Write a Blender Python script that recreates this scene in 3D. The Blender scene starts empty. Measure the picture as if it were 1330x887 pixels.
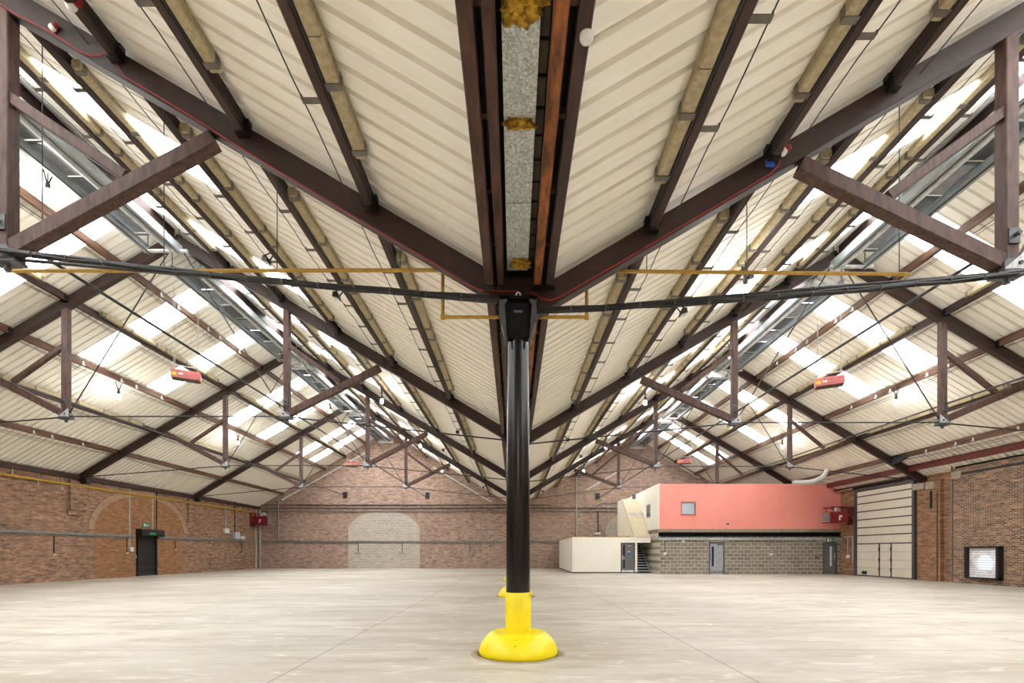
import bpy, math, random
from mathutils import Vector, Matrix, noise
random.seed(7)
S = bpy.context.scene
COL = S.collection

# ------------------------------------------------------------------ constants (metres)
F, VX, VY, H = 628.0, 667.0, 716.5, 1.45          # lens in pixels, vanishing point, eye height
TR = [7.1, 15.87, 24.64, 33.41]                   # truss planes
BAY = [-1.67] + TR + [42.18]
BACK = 42.18
LEFT = dict(n='left', Xc=-11.075, half=11.125, zb=4.93, s=1, wall=-22.2, d=[2.12, 3.95, 5.78, 7.60, 9.40], pi=7.43, po=14.68, sgn=-1)
RIGHT = dict(n='right', Xc=10.62, half=10.57, zb=4.72, s=-1, wall=21.0, d=[1.95, 3.68, 5.41, 7.14, 8.87], pi=7.24, po=14.07, sgn=1)
SL = 0.59
XV = 0.05

def P(x, y, Y): return Vector(((x - VX) / F * Y, Y, H + (VY - y) / F * Y))
def onX(x, y, X):
    Y = F * X / (x - VX); return P(x, y, Y)
def zr(h, X): return h['zb'] + SL * (h['half'] - abs(X - h['Xc']))    # underside of the rafters

# ------------------------------------------------------------------ materials
def lin(c): return tuple(((v / 255) / 12.92 if v / 255 <= .04045 else ((v / 255 + .055) / 1.055) ** 2.4) for v in c) + (1,)
class NT:
    def __init__(s, name):
        s.m = bpy.data.materials.new(name); s.m.use_nodes = True; s.t = s.m.node_tree
        s.b = s.t.nodes['Principled BSDF']
    def n(s, typ, **kw):
        x = s.t.nodes.new(typ)
        for k, v in kw.items():
            if k.startswith('i_'): x.inputs[k[2:].replace('_', ' ')].default_value = v
            elif k[0] == 'p' and k[1:].isdigit(): x.inputs[int(k[1:])].default_value = v
            else: setattr(x, k, v)
        return x
    def l(s, a, ao, b, bi): s.t.links.new(a.outputs[ao], b.inputs[bi])
    def coord(s, scale=(1, 1, 1)):
        c = s.n('ShaderNodeTexCoord'); m = s.n('ShaderNodeMapping'); m.inputs['Scale'].default_value = scale
        s.l(c, 'Object', m, 'Vector'); return m
def plain(name, c, rough=.6, metal=0., spec=.5, c2=None, sc=6., stretch=(1, 1, 1), lo=.35, hi=.65, detail=4.):
    t = NT(name); t.b.inputs['Roughness'].default_value = rough; t.b.inputs['Metallic'].default_value = metal
    t.b.inputs['Specular IOR Level'].default_value = spec
    if c2 is None: c2 = tuple(v * .86 for v in c)
    m = t.coord(stretch); nz = t.n('ShaderNodeTexNoise', i_Scale=sc, i_Detail=detail, i_Roughness=.6)
    r = t.n('ShaderNodeValToRGB'); e = r.color_ramp.elements
    e[0].position, e[1].position = lo, hi; e[0].color, e[1].color = lin(c2), lin(c)
    t.l(m, 'Vector', nz, 'Vector'); t.l(nz, 'Fac', r, 'Fac'); t.l(r, 'Color', t.b, 'Base Color')
    return t.m
def emit(name, c, st):
    t = NT(name); t.b.inputs['Emission Color'].default_value = lin(c); t.b.inputs['Emission Strength'].default_value = st
    t.b.inputs['Base Color'].default_value = lin(c); return t.m
def brick(name, plane, c1, c2, mortar, bw=.225, bh=.075, mw=.011, dark=(70, 55, 50), darkamt=.35, patch=(200, 150, 120), patchamt=.35, grime=.25):
    t = NT(name); t.b.inputs['Roughness'].default_value = .9; t.b.inputs['Specular IOR Level'].default_value = .2
    c = t.n('ShaderNodeTexCoord'); sp = t.n('ShaderNodeSeparateXYZ'); cb = t.n('ShaderNodeCombineXYZ')
    t.l(c, 'Object', sp, 'Vector'); t.l(sp, 'X' if plane == 'XZ' else 'Y', cb, 'X'); t.l(sp, 'Z', cb, 'Y')
    def bt(a, b, mo):
        k = t.n('ShaderNodeTexBrick', offset=.5)
        k.inputs['Color1'].default_value = lin(a); k.inputs['Color2'].default_value = lin(b); k.inputs['Mortar'].default_value = lin(mo)
        k.inputs['Scale'].default_value = 1.; k.inputs['Mortar Size'].default_value = mw; k.inputs['Mortar Smooth'].default_value = .2
        k.inputs['Brick Width'].default_value = bw; k.inputs['Row Height'].default_value = bh
        t.l(cb, 'Vector', k, 'Vector'); return k
    k1 = bt(c1, c2, mortar); k2 = bt(dark, tuple(v * .8 for v in c2), tuple(v * .8 for v in mortar)); k3 = bt(patch, c2, mortar)
    def nz(scale, lo, hi, amt, stretch=(1, 1, 1)):
        mp = t.n('ShaderNodeMapping'); mp.inputs['Scale'].default_value = stretch; t.l(cb, 'Vector', mp, 'Vector')
        q = t.n('ShaderNodeTexNoise', i_Scale=scale, i_Detail=6., i_Roughness=.72); t.l(mp, 'Vector', q, 'Vector')
        r = t.n('ShaderNodeMapRange'); r.inputs[1].default_value = lo; r.inputs[2].default_value = hi; r.inputs[4].default_value = amt
        t.l(q, 'Fac', r, 'Value'); return r
    mx = t.n('ShaderNodeMix', data_type='RGBA'); f = nz(2.6, .46, .60, min(1., darkamt * 2.4), (.7, 2.6, 1))
    t.l(f, 0, mx, 'Factor'); t.l(k1, 'Color', mx, 'A'); t.l(k2, 'Color', mx, 'B')
    mxl = t.n('ShaderNodeMix', data_type='RGBA'); fl = nz(3.1, .54, .64, min(1., patchamt * 2.2), (.8, 2.4, 1))
    lo_ = tuple(min(255, v * 1.25) for v in patch); kl = bt(lo_, patch, mortar)
    t.l(fl, 0, mxl, 'Factor'); t.l(mx, 'Result', mxl, 'A'); t.l(kl, 'Color', mxl, 'B')
    mx2 = t.n('ShaderNodeMix', data_type='RGBA'); f2 = nz(.55, .45, .7, patchamt * 1.6)
    t.l(f2, 0, mx2, 'Factor'); t.l(mxl, 'Result', mx2, 'A'); t.l(k3, 'Color', mx2, 'B')
    mx3 = t.n('ShaderNodeMix', data_type='RGBA', blend_type='MULTIPLY'); f3 = nz(.9, .4, .75, grime)
    mx3.inputs['B'].default_value = (.45, .38, .33, 1)
    t.l(f3, 0, mx3, 'Factor'); t.l(mx2, 'Result', mx3, 'A'); t.l(mx3, 'Result', t.b, 'Base Color')
    bp = t.n('ShaderNodeBump', i_Strength=.35, i_Distance=.01); bp.invert = True
    t.l(k1, 'Fac', bp, 'Height'); t.l(bp, 'Normal', t.b, 'Normal')
    return t.m

M = {}
M['rafter'] = plain('dark stained timber', (56, 33, 25), .55, c2=(37, 21, 16), sc=5, stretch=(1, 4, 3))
M['wood'] = plain('reddish brown timber', (94, 65, 56), .62, c2=(58, 37, 31), sc=5, stretch=(3, 3, .6))
M['purlin'] = plain('brown purlin timber', (66, 42, 35), .6, c2=(42, 25, 21), sc=7, stretch=(2, .25, 2))
M['oak'] = plain('warm brown purlin timber', (112, 76, 54), .65, c2=(66, 42, 30), sc=6, stretch=(2, .2, 2))
M['rust'] = plain('rusty orange timber', (150, 86, 40), .7, c2=(74, 38, 20), sc=9, stretch=(1.5, .35, 1))
M['valley'] = plain('reddish valley timber', (84, 50, 36), .65, c2=(48, 27, 21), sc=8, stretch=(1.5, .3, 1))
M['batten'] = plain('straw coloured board', (182, 168, 138), .9, c2=(158, 143, 112), sc=14)
M['strap'] = plain('grey strap', (112, 106, 96), .6)
M['black'] = plain('black painted steel', (26, 26, 28), .42)
M['blackgloss'] = plain('glossy black paint', (9, 9, 10), .22, c2=(6, 6, 7), sc=20)
M['steel'] = plain('galvanised steel', (176, 184, 188), .45, .1, c2=(150, 158, 162), sc=3)
M['lightsteel'] = plain('bright zinc', (215, 218, 218), .4, .1, c2=(180, 184, 186))
M['darksteel'] = plain('dark grey steel', (96, 102, 104), .45, .1)
M['rod'] = plain('dark iron rod', (62, 60, 60), .5, .4)
M['shoe'] = plain('grey cast iron', (92, 94, 98), .5, .4)
M['plate'] = plain('pale worn plate', (205, 205, 208), .55, .2, c2=(165, 166, 170), sc=15)
M['yellow'] = plain('yellow paint', (250, 230, 0), .38, c2=(244, 220, 0), sc=4)
M['yellowbase'] = plain('worn yellow paint on concrete', (250, 230, 0), .4, c2=(120, 100, 30), sc=11, lo=.27, hi=.36, detail=8.)
M['gas'] = plain('ochre yellow pipe paint', (190, 150, 52), .5, c2=(168, 128, 40))
M['white'] = plain('white plastic', (235, 235, 232), .5)
M['cream'] = plain('cream board', (248, 245, 235), .75, c2=(244, 240, 228), sc=1.5)
M['tan'] = plain('tan board and shaded cream', (202, 188, 158), .8, c2=(192, 178, 148), sc=1.5)
M['pink'] = plain('coral painted board', (240, 152, 140), .65, c2=(236, 146, 133), sc=.8)
M['red'] = plain('red enamel', (132, 20, 30), .4)
M['salmon'] = plain('faded red enamel', (206, 112, 108), .5)
M['redcable'] = plain('red cable', (208, 32, 38), .5)
M['redbeam'] = plain('red oxide beam', (112, 44, 32), .6, c2=(84, 32, 24), sc=4)
M['void'] = plain('black steel and shaded gaps', (18, 15, 14), .9)  # black steel, and painted in where gaps lie in shade
M['eaves'] = plain('dark brown eaves timber', (66, 40, 34), .65, c2=(44, 26, 22), stretch=(1, .3, 1))
M['grey'] = plain('grey paint', (150, 152, 158), .5)
M['doorgrey'] = plain('blue grey door', (166, 170, 180), .5)
M['doordark'] = plain('dark grey door', (112, 110, 114), .5)
M['frame'] = plain('dark grey frame', (82, 82, 86), .5)
M['conduit'] = plain('grey conduit', (140, 138, 134), .5, .2)
M['paleconduit'] = plain('pale conduit', (196, 194, 188), .5, .1)
M['green'] = plain('green sign', (30, 150, 90), .5)
M['blue'] = plain('blue notice', (40, 90, 190), .5)
M['stick_y'] = plain('yellow sticker', (245, 200, 20), .5)
M['panel'] = plain('cream door panel', (220, 214, 198), .55, c2=(212, 205, 188), sc=1.)
M['seal'] = plain('dark seal', (86, 74, 60), .7)
M['stone'] = plain('concrete padstone', (176, 164, 144), .9, c2=(150, 138, 120), sc=8)
M['tuft'] = plain('yellow mineral wool', (222, 176, 60), 1., c2=(140, 98, 24), sc=18)
M['ply'] = plain('raw timber edge', (214, 178, 108), .85)
M['slab'] = plain('weathered concrete slab', (158, 146, 126), .9, c2=(132, 120, 104), sc=5)
M['bulb'] = emit('lit bulb', (255, 252, 248), 140.)
M['glasspane'] = plain('pale frosted pane', (196, 212, 220), .12, c2=(180, 198, 208), sc=1)
M['darkpane'] = plain('dark glass pane', (46, 52, 56), .1)
M['lightpane'] = plain('bright glass pane', (232, 238, 240), .15)
M['louvre'] = plain('white louvre', (245, 245, 247), .5)
M['fan'] = emit('fan daylight painted on slats', (218, 227, 244), .2)  # emission stands in for daylight behind the vent slats
M['ring'] = plain('patched concrete', (186, 176, 160), .85, c2=(160, 150, 134), sc=6)

# galvanised spangle for the gutter
t = NT('spangled galvanised sheet'); t.b.inputs['Metallic'].default_value = .0; t.b.inputs['Roughness'].default_value = .5
m_ = t.coord(); vo = t.n('ShaderNodeTexVoronoi', i_Scale=55.); r = t.n('ShaderNodeValToRGB')
r.color_ramp.elements[0].color = lin((158, 164, 160)); r.color_ramp.elements[1].color = lin((246, 249, 246))
t.l(m_, 'Vector', vo, 'Vector'); t.l(vo, 'Color', r, 'Fac'); t.l(r, 'Color', t.b, 'Base Color'); M['galv'] = t.m

# roof sheet, with faint run marks down the slope
t = NT('cream roof sheet'); t.b.inputs['Roughness'].default_value = .55; t.b.inputs['Specular IOR Level'].default_value = .3
m_ = t.coord((.15, 1, .15)); nz = t.n('ShaderNodeTexNoise', i_Scale=9., i_Detail=5.); r = t.n('ShaderNodeValToRGB')
r.color_ramp.elements[0].position, r.color_ramp.elements[1].position = .3, .7
r.color_ramp.elements[0].color = lin((240, 235, 222)); r.color_ramp.elements[1].color = lin((248, 244, 234))
t.l(m_, 'Vector', nz, 'Vector'); t.l(nz, 'Fac', r, 'Fac'); t.l(r, 'Color', t.b, 'Base Color'); M['sheet'] = t.m

# translucent rooflight sheet
t = NT('translucent rooflight'); nt = t.t; nt.nodes.remove(t.b); out = nt.nodes['Material Output']
a = t.n('ShaderNodeBsdfTransparent'); a.inputs[0].default_value = (.95, .96, .97, 1)
b = t.n('ShaderNodeBsdfTranslucent'); b.inputs[0].default_value = (.9, .92, .92, 1)
mx = t.n('ShaderNodeMixShader'); mx.inputs[0].default_value = .4
nt.links.new(a.outputs[0], mx.inputs[1]); nt.links.new(b.outputs[0], mx.inputs[2]); nt.links.new(mx.outputs[0], out.inputs[0]); M['skylight'] = t.m

# floor
t = NT('worn concrete floor'); t.b.inputs['Roughness'].default_value = .5; t.b.inputs['Specular IOR Level'].default_value = .35
co = t.n('ShaderNodeTexCoord')
def fn(scale, stretch, lo, hi, detail=6., dist=0.):
    mp = t.n('ShaderNodeMapping'); mp.inputs['Scale'].default_value = stretch; t.l(co, 'Object', mp, 'Vector')
    q = t.n('ShaderNodeTexNoise', i_Scale=scale, i_Detail=detail, i_Roughness=.62, i_Distortion=dist); t.l(mp, 'Vector', q, 'Vector')
    rr = t.n('ShaderNodeMapRange'); rr.inputs[1].default_value = lo; rr.inputs[2].default_value = hi; t.l(q, 'Fac', rr, 'Value'); return rr
def mixc(fac, A, B, bt='MIX'):
    x = t.n('ShaderNodeMix', data_type='RGBA', blend_type=bt)
    if isinstance(fac, float): x.inputs['Factor'].default_value = fac
    else: t.l(fac, 0, x, 'Factor')
    for k, v in (('A', A), ('B', B)):
        if isinstance(v, tuple): x.inputs[k].default_value = v
        else: t.l(v, 'Result' if v.bl_idname == 'ShaderNodeMix' else 'Color', x, k)
    return x
base = mixc(fn(.22, (.7, 1.3, 1), .30, .62), lin((166, 157, 142)), lin((206, 199, 186)))
base = mixc(fn(1.3, (.4, 1.6, 1), .48, .68), base, lin((170, 158, 138)))
base = mixc(fn(5., (.35, 1, 1), .55, .8, 8., 1.), base, lin((231, 226, 217)))
st = fn(3.2, (1, 1.5, 1), .68, .78, 9., 1.5); base = mixc(st, base, lin((158, 142, 118)))
sep = t.n('ShaderNodeSeparateXYZ'); t.l(co, 'Object', sep, 'Vector')
def joint(axis, off, per, w):
    a1 = t.n('ShaderNodeMath', operation='ADD', p1=off); t.l(sep, axis, a1, 0)
    a2 = t.n('ShaderNodeMath', operation='PINGPONG', p1=per / 2); t.l(a1, 0, a2, 0)
    a3 = t.n('ShaderNodeMath', operation='LESS_THAN', p1=w); t.l(a2, 0, a3, 0)
    a4 = t.n('ShaderNodeMath', operation='MULTIPLY', p1=.8); t.l(a3, 0, a4, 0); return a4
base = mixc(joint('X', 2.72 + 54.4, 5.44, .011), base, lin((126, 112, 94)))
base = mixc(joint('Y', -7.1 + 8.77 * 4, 8.77, .011), base, lin((126, 112, 94)))
t.l(base, 'Result', t.b, 'Base Color'); M['floor'] = t.m

M['brick_left'] = brick('brown stock brick', 'YZ', (180, 138, 110), (146, 108, 88), (160, 146, 130), darkamt=.42, dark=(82, 66, 58), patch=(198, 144, 104), grime=.5)
M['brick_back'] = brick('pinkish stock brick', 'XZ', (186, 154, 136), (156, 122, 106), (186, 170, 158), darkamt=.36, patch=(200, 170, 154), grime=.25)
M['brick_right'] = brick('orange stock brick', 'YZ', (168, 118, 84), (138, 92, 66), (158, 140, 118), darkamt=.36, dark=(78, 66, 60), patch=(182, 132, 92), grime=.3)
M['brick_vent'] = brick('brick with burnt headers', 'YZ', (166, 124, 98), (90, 70, 60), (182, 168, 150), darkamt=.3, dark=(50, 46, 46), patch=(176, 130, 100), grime=.2)
M['brick_infill'] = brick('orange brown infill brick', 'YZ', (180, 128, 88), (152, 104, 72), (146, 124, 100), darkamt=.25, patch=(186, 134, 88), grime=.2)
M['brick_ring'] = brick('pale arch brick', 'YZ', (182, 150, 122), (158, 122, 98), (170, 150, 130), bw=.075, bh=.115, darkamt=.1, grime=.2)
M['brick_ringx'] = brick('pale gable arch brick', 'XZ', (184, 154, 134), (160, 126, 108), (176, 158, 142), bw=.075, bh=.115, darkamt=.1, grime=.2)
M['block'] = brick('grey concrete block', 'XZ', (146, 139, 128), (126, 119, 108), (192, 184, 168), bw=.45, bh=.225, mw=.02, darkamt=.15, dark=(112, 104, 94), patch=(154, 144, 126), grime=.1)
M['block_arch'] = brick('pale grey arch block', 'XZ', (192, 183, 171), (176, 167, 155), (204, 195, 184), bw=.45, bh=.225, mw=.02, darkamt=.15, dark=(146, 138, 128), patch=(186, 176, 160), grime=.1)

# ------------------------------------------------------------------ mesh builder
class MB:
    def __init__(s): s.v, s.f, s.sm = [], [], []
    def add(s, vs, fs, smooth=False):
        o = len(s.v); s.v += [Vector(p) for p in vs]; s.f += [tuple(i + o for i in q) for q in fs]; s.sm += [smooth] * len(fs); return s
    def hexa(s, c):   # 8 corners: bottom ring 0-3, top ring 4-7
        return s.add(c, [(3, 2, 1, 0), (4, 5, 6, 7), (0, 1, 5, 4), (1, 2, 6, 5), (2, 3, 7, 6), (3, 0, 4, 7)])
    def box(s, x0, x1, y0, y1, z0, z1):
        x0, x1 = sorted((x0, x1)); y0, y1 = sorted((y0, y1)); z0, z1 = sorted((z0, z1))
        return s.hexa([(x0, y0, z0), (x1, y0, z0), (x1, y1, z0), (x0, y1, z0), (x0, y0, z1), (x1, y0, z1), (x1, y1, z1), (x0, y1, z1)])
    def cbox(s, x0, x1, y0, y1, z0, z1, ch=.01):   # box with chamfered edges along its longest side
        dx, dy, dz = x1 - x0, y1 - y0, z1 - z0
        def ring(a0, a1, b0, b1): return [(a0 + ch, b0), (a1 - ch, b0), (a1, b0 + ch), (a1, b1 - ch), (a1 - ch, b1), (a0 + ch, b1), (a0, b1 - ch), (a0, b0 + ch)]
        if dy >= dx and dy >= dz: a = [(p, y0, q) for p, q in ring(x0, x1, z0, z1)]; e = (0, dy, 0)
        elif dx >= dz: a = [(x0, p, q) for p, q in ring(y0, y1, z0, z1)]; e = (dx, 0, 0)
        else: a = [(p, q, z0) for p, q in ring(x0, x1, y0, y1)]; e = (0, 0, dz)
        return s.prism(a, e)
    def prism(s, poly, e):
        n = len(poly); a = [Vector(p) for p in poly]; b = [p + Vector(e) for p in a]
        return s.add(a + b, [tuple(range(n - 1, -1, -1)), tuple(range(n, 2 * n))] + [(i, (i + 1) % n, n + (i + 1) % n, n + i) for i in range(n)])
    def beam(s, p, q, w, h, up=(0, 0, 1), ch=0.012):   # w across, h along up
        p, q = Vector(p), Vector(q); d = (q - p).normalized(); a = d.cross(Vector(up)).normalized(); u = a.cross(d)
        hw, hh = w / 2, h / 2; c = min(ch, hw * .5, hh * .5)
        pr = [(-hw + c, -hh), (hw - c, -hh), (hw, -hh + c), (hw, hh - c), (hw - c, hh), (-hw + c, hh), (-hw, hh - c), (-hw, -hh + c)]
        return s.prism([p + a * x + u * y for x, y in pr], q - p)
    def tube(s, pts, r, n=8, caps=True):
        pts = [Vector(p) for p in pts]; rings = []; prev = None
        for i, p in enumerate(pts):
            d = ((pts[i + 1] - p) if i == 0 else (p - pts[i - 1]) if i == len(pts) - 1 else ((pts[i + 1] - p).normalized() + (p - pts[i - 1]).normalized())).normalized()
            if prev is None: a = d.orthogonal().normalized()
            else: a = (prev - d * prev.dot(d)).normalized()
            prev = a; b = d.cross(a); rr = r[i] if isinstance(r, (list, tuple)) else r
            k = 1.
            if 0 < i < len(pts) - 1: k = 1 / max(.5, abs(d.dot((p - pts[i - 1]).normalized())))
            rings.append([p + (a * math.cos(2 * math.pi * j / n) + b * math.sin(2 * math.pi * j / n)) * rr * min(k, 1.42) for j in range(n)])
        o = len(rings); vs = [x for g in rings for x in g]
        fs = [(i * n + j, i * n + (j + 1) % n, (i + 1) * n + (j + 1) % n, (i + 1) * n + j) for i in range(o - 1) for j in range(n)]
        s.add(vs, fs, True)
        if caps: s.add(rings[0], [tuple(range(n - 1, -1, -1))]); s.add(rings[-1], [tuple(range(n))])
        return s
    def lathe(s, prof, c=(0, 0, 0), n=40, axis='Z', cap=True):
        vs = []
        for r, z in prof:
            for j in range(n):
                a = 2 * math.pi * j / n; u, v = r * math.cos(a), r * math.sin(a)
                q = (u, v, z) if axis == 'Z' else (z, u, v) if axis == 'X' else (u, z, v)
                vs.append(Vector(q) + Vector(c))
        fs = [(i * n + j, i * n + (j + 1) % n, (i + 1) * n + (j + 1) % n, (i + 1) * n + j) for i in range(len(prof) - 1) for j in range(n)]
        s.add(vs, fs, True)
        if cap and prof[0][0] > 1e-4: s.add(vs[:n], [tuple(range(n - 1, -1, -1))])
        if cap and prof[-1][0] > 1e-4: s.add(vs[-n:], [tuple(range(n))])
        return s
    def build(s, name, mat, root=None, off=None):
        o0 = Vector(root['_w']) if root is not None and '_w' in root else (root.location.copy() if root is not None else Vector((0, 0, 0)))
        me = bpy.data.meshes.new(name); me.from_pydata([tuple(p - o0) for p in s.v], [], s.f); me.update()
        me.polygons.foreach_set('use_smooth', s.sm)
        me.materials.append(M[mat] if isinstance(mat, str) else mat)
        ob = bpy.data.objects.new(name, me); COL.objects.link(ob)
        if root is not None: ob.parent = root; ob['_w'] = tuple(o0)
        return ob
def tag(o, label, cat, group=None, kind=None):
    o['label'] = label; o['category'] = cat
    if group: o['group'] = group
    if kind: o['kind'] = kind
    return o
def thing(name, loc, label, cat, group=None, kind='thing'):
    o = bpy.data.objects.new(name, None); COL.objects.link(o); o.location = loc; o.empty_display_size = .2
    return tag(o, label, cat, group, kind)
def struct(name, mb, mat, root=None):
    o = mb.build(name, mat, root)
    if root is None: o['kind'] = 'structure'
    return o
def solo(name, mb, mat, label, cat, group=None): return tag(mb.build(name, mat), label, cat, group, 'thing')
def copy_tree(o, parent=None):
    c = o.copy(); COL.objects.link(c)
    if parent is not None: c.parent = parent
    for ch in KIDS.get(o.name, []): copy_tree(ch, c)
    return c
KIDS = {}
def index_kids():
    KIDS.clear()
    for o in COL.objects:
        if o.parent: KIDS.setdefault(o.parent.name, []).append(o)
ORD = ['first', 'second', 'third', 'fourth', 'fifth', 'sixth', 'seventh', 'eighth']
BAYN = ['nearest bay', 'second bay', 'third bay', 'fourth bay', 'last bay before the gable']

# ------------------------------------------------------------------ room shell
YF = -10.44
struct('floor', MB().box(-24, 23, YF - .3, BACK + .3, -.2, 0), 'floor')
wl = struct('wall_left', MB().box(-22.6, -22.2, YF, BACK + .3, 0, 5.55), 'brick_left')
wr = struct('wall_right', MB().box(21.0, 21.4, YF, BACK + .3, 0, 5.4), 'brick_right')
gz = lambda h, X: zr(h, X) + .60
struct('wall_front', MB().prism([(-22.6, YF, 0), (21.4, YF, 0), (21.4, YF, gz(RIGHT, 21.15)), (10.62, YF, gz(RIGHT, 10.62)), (XV, YF, 5.6), (-11.075, YF, gz(LEFT, -11.075)), (-22.6, YF, gz(LEFT, -22.2))], (0, -.35, 0)), 'brick_back')
wb = struct('wall_back', MB().prism([(-22.6, BACK, 0), (21.4, BACK, 0), (21.4, BACK, gz(RIGHT, 21.15)), (10.62, BACK, gz(RIGHT, 10.62)), (XV, BACK, 5.6), (-11.075, BACK, gz(LEFT, -11.075)), (-22.6, BACK, gz(LEFT, -22.2))], (0, .35, 0)), 'brick_back')

def sheet(h, inner, ya, yb, d0, d1, dz=.47):
    mb = MB(); n = max(1, round((yb - ya) / .2924)); p = (yb - ya) / n
    prof = []
    for i in range(n):
        y = ya + i * p
        prof += [(y, 0), (y + p * .74, 0), (y + p * .76, .10), (y + p * .975, .10)]
    prof.append((yb, 0))
    vs = []
    sg = h['sgn']
    for y, z in prof:
        for d in (d0, d1):
            X = (XV + sg * d) if inner else (XV + sg * (2 * h['half'] - d))
            vs.append((X, y, h['zb'] + SL * d + dz + z))
    fs = [(2 * i, 2 * i + 1, 2 * i + 3, 2 * i + 2) for i in range(len(prof) - 1)]
    return mb.add(vs, fs)
STRIP = {'left': [(-8.4, -7.25), (-4.0, -2.85), (.5, 1.65), (4.75, 5.9), (9.15, 10.30), (13.60, 14.75), (18.15, 19.27), (21.55, 22.72), (27.33, 28.5), (30.75, 31.92), (36.35, 37.5), (38.75, 39.9)],
         'right': [(-8.4, -7.25), (-4.0, -2.85), (.5, 1.65), (4.75, 5.9), (9.05, 10.20), (13.35, 14.45), (17.70, 18.80), (20.90, 22.02), (26.40, 27.50), (29.82, 30.90), (35.30, 36.4), (37.7, 38.8)]}
wn = 0
for h in (LEFT, RIGHT):
    cut = h['d'][2] + .06
    for inner in (True, False):
        mb = MB(); y = YF
        d0 = (.40 if h is LEFT else .50) if inner else -.30
        top = h['half'] + (.02 if inner else .02)
        for a, b in STRIP[h['n']]:
            q = sheet(h, inner, y, a, d0, top); mb.add(q.v, q.f)
            q = sheet(h, inner, a, b, d0, cut); mb.add(q.v, q.f)
            wn += 1
            struct('window_%d' % wn, sheet(h, inner, a, b, cut - .03, top - .03, .475), 'skylight')
            y = b
        q = sheet(h, inner, y, BACK + .1, d0, top); mb.add(q.v, q.f)
        struct('ceiling', mb, 'sheet')

# blocked arches
def arch_poly(half, spring, rise, n=28, extra=0.):
    pts = [(-half - extra, 0)]
    for i in range(n + 1):
        a = math.pi - math.pi * i / n
        pts.append(((half + extra) * math.cos(a), spring + (rise + extra) * math.sin(a)))
    pts.append((half + extra, 0)); return pts
def arch_ring(half, spring, rise, w, n=36):
    o = [((half + w) * math.cos(math.pi * (1 - i / n)), spring + (rise + w) * math.sin(math.pi * (1 - i / n))) for i in range(n + 1)]
    i_ = [(half * math.cos(math.pi * (1 - i / n)), spring + rise * math.sin(math.pi * (1 - i / n))) for i in range(n + 1)]
    return i_, o
def ring_mb(conv, e, i_, o):
    mb = MB()
    for k in range(len(i_) - 1):
        mb.prism([conv(i_[k]), conv(i_[k + 1]), conv(o[k + 1]), conv(o[k])], e)
    return mb
cl = lambda p: (-22.2, 29.05 + p[0], p[1])
struct('trim_4', MB().prism([cl(p) for p in arch_poly(3.46, 2.65, 2.05)], (.012, 0, 0)), 'brick_infill')
struct('trim_5', ring_mb(cl, (.03, 0, 0), *arch_ring(3.46, 2.65, 2.05, .36)), 'brick_ring')
for k, X in enumerate((-11.3, 11.15)):
    cb = lambda p, X=X: (X + p[0], BACK, p[1])
    struct('arch_infill', MB().prism([cb(p) for p in arch_poly(3.12, 3.25, 1.75)], (0, -.012, 0)), 'block_arch', wb)
    struct('arch_ring', ring_mb(cb, (0, -.025, 0), *arch_ring(3.12, 3.25, 1.75, .23)), 'brick_ringx', wb)
# right wall: thicker brickwork beyond the pilaster and the pilaster beside the door
struct('trim_6', MB().box(20.7, 21.0, YF, 22.75, 0, 5.35), 'brick_vent')
struct('trim_7', MB().box(20.82, 21.0, 23.6, 24.95, 0, 5.0), 'brick_right')
struct('trim_8', MB().box(20.6, 21.0, 24.30, 24.98, 4.62, 4.92).box(20.65, 21.0, 23.75, 24.25, 4.55, 4.9), 'stone')
struct('trim_9', MB().box(20.6, 20.75, 22.3, 22.75, 4.85, 5.2), 'stone')
# left wall: brick corbels under the truss feet
for k in (2, 3):
    struct('trim_%d' % (8 + k), MB().box(-22.2, -22.05, TR[k] - .55, TR[k] + .35, 3.55, 5.05).box(-22.2, -22.12, TR[k] - .62, TR[k] + .42, 3.3, 3.55), 'brick_left')
struct('trim_1', MB().box(-22.2, -22.02, YF, BACK, 5.12, 5.34), 'eaves')
struct('trim_2', MB().box(20.02, 20.2, YF, 30.9, 5.52, 5.80), 'redbeam')
struct('trim_3', MB().box(20.72, 20.98, YF, 22.7, 5.30, 5.42), 'void')  # black strip painting in the dark gap above the brickwork

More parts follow.
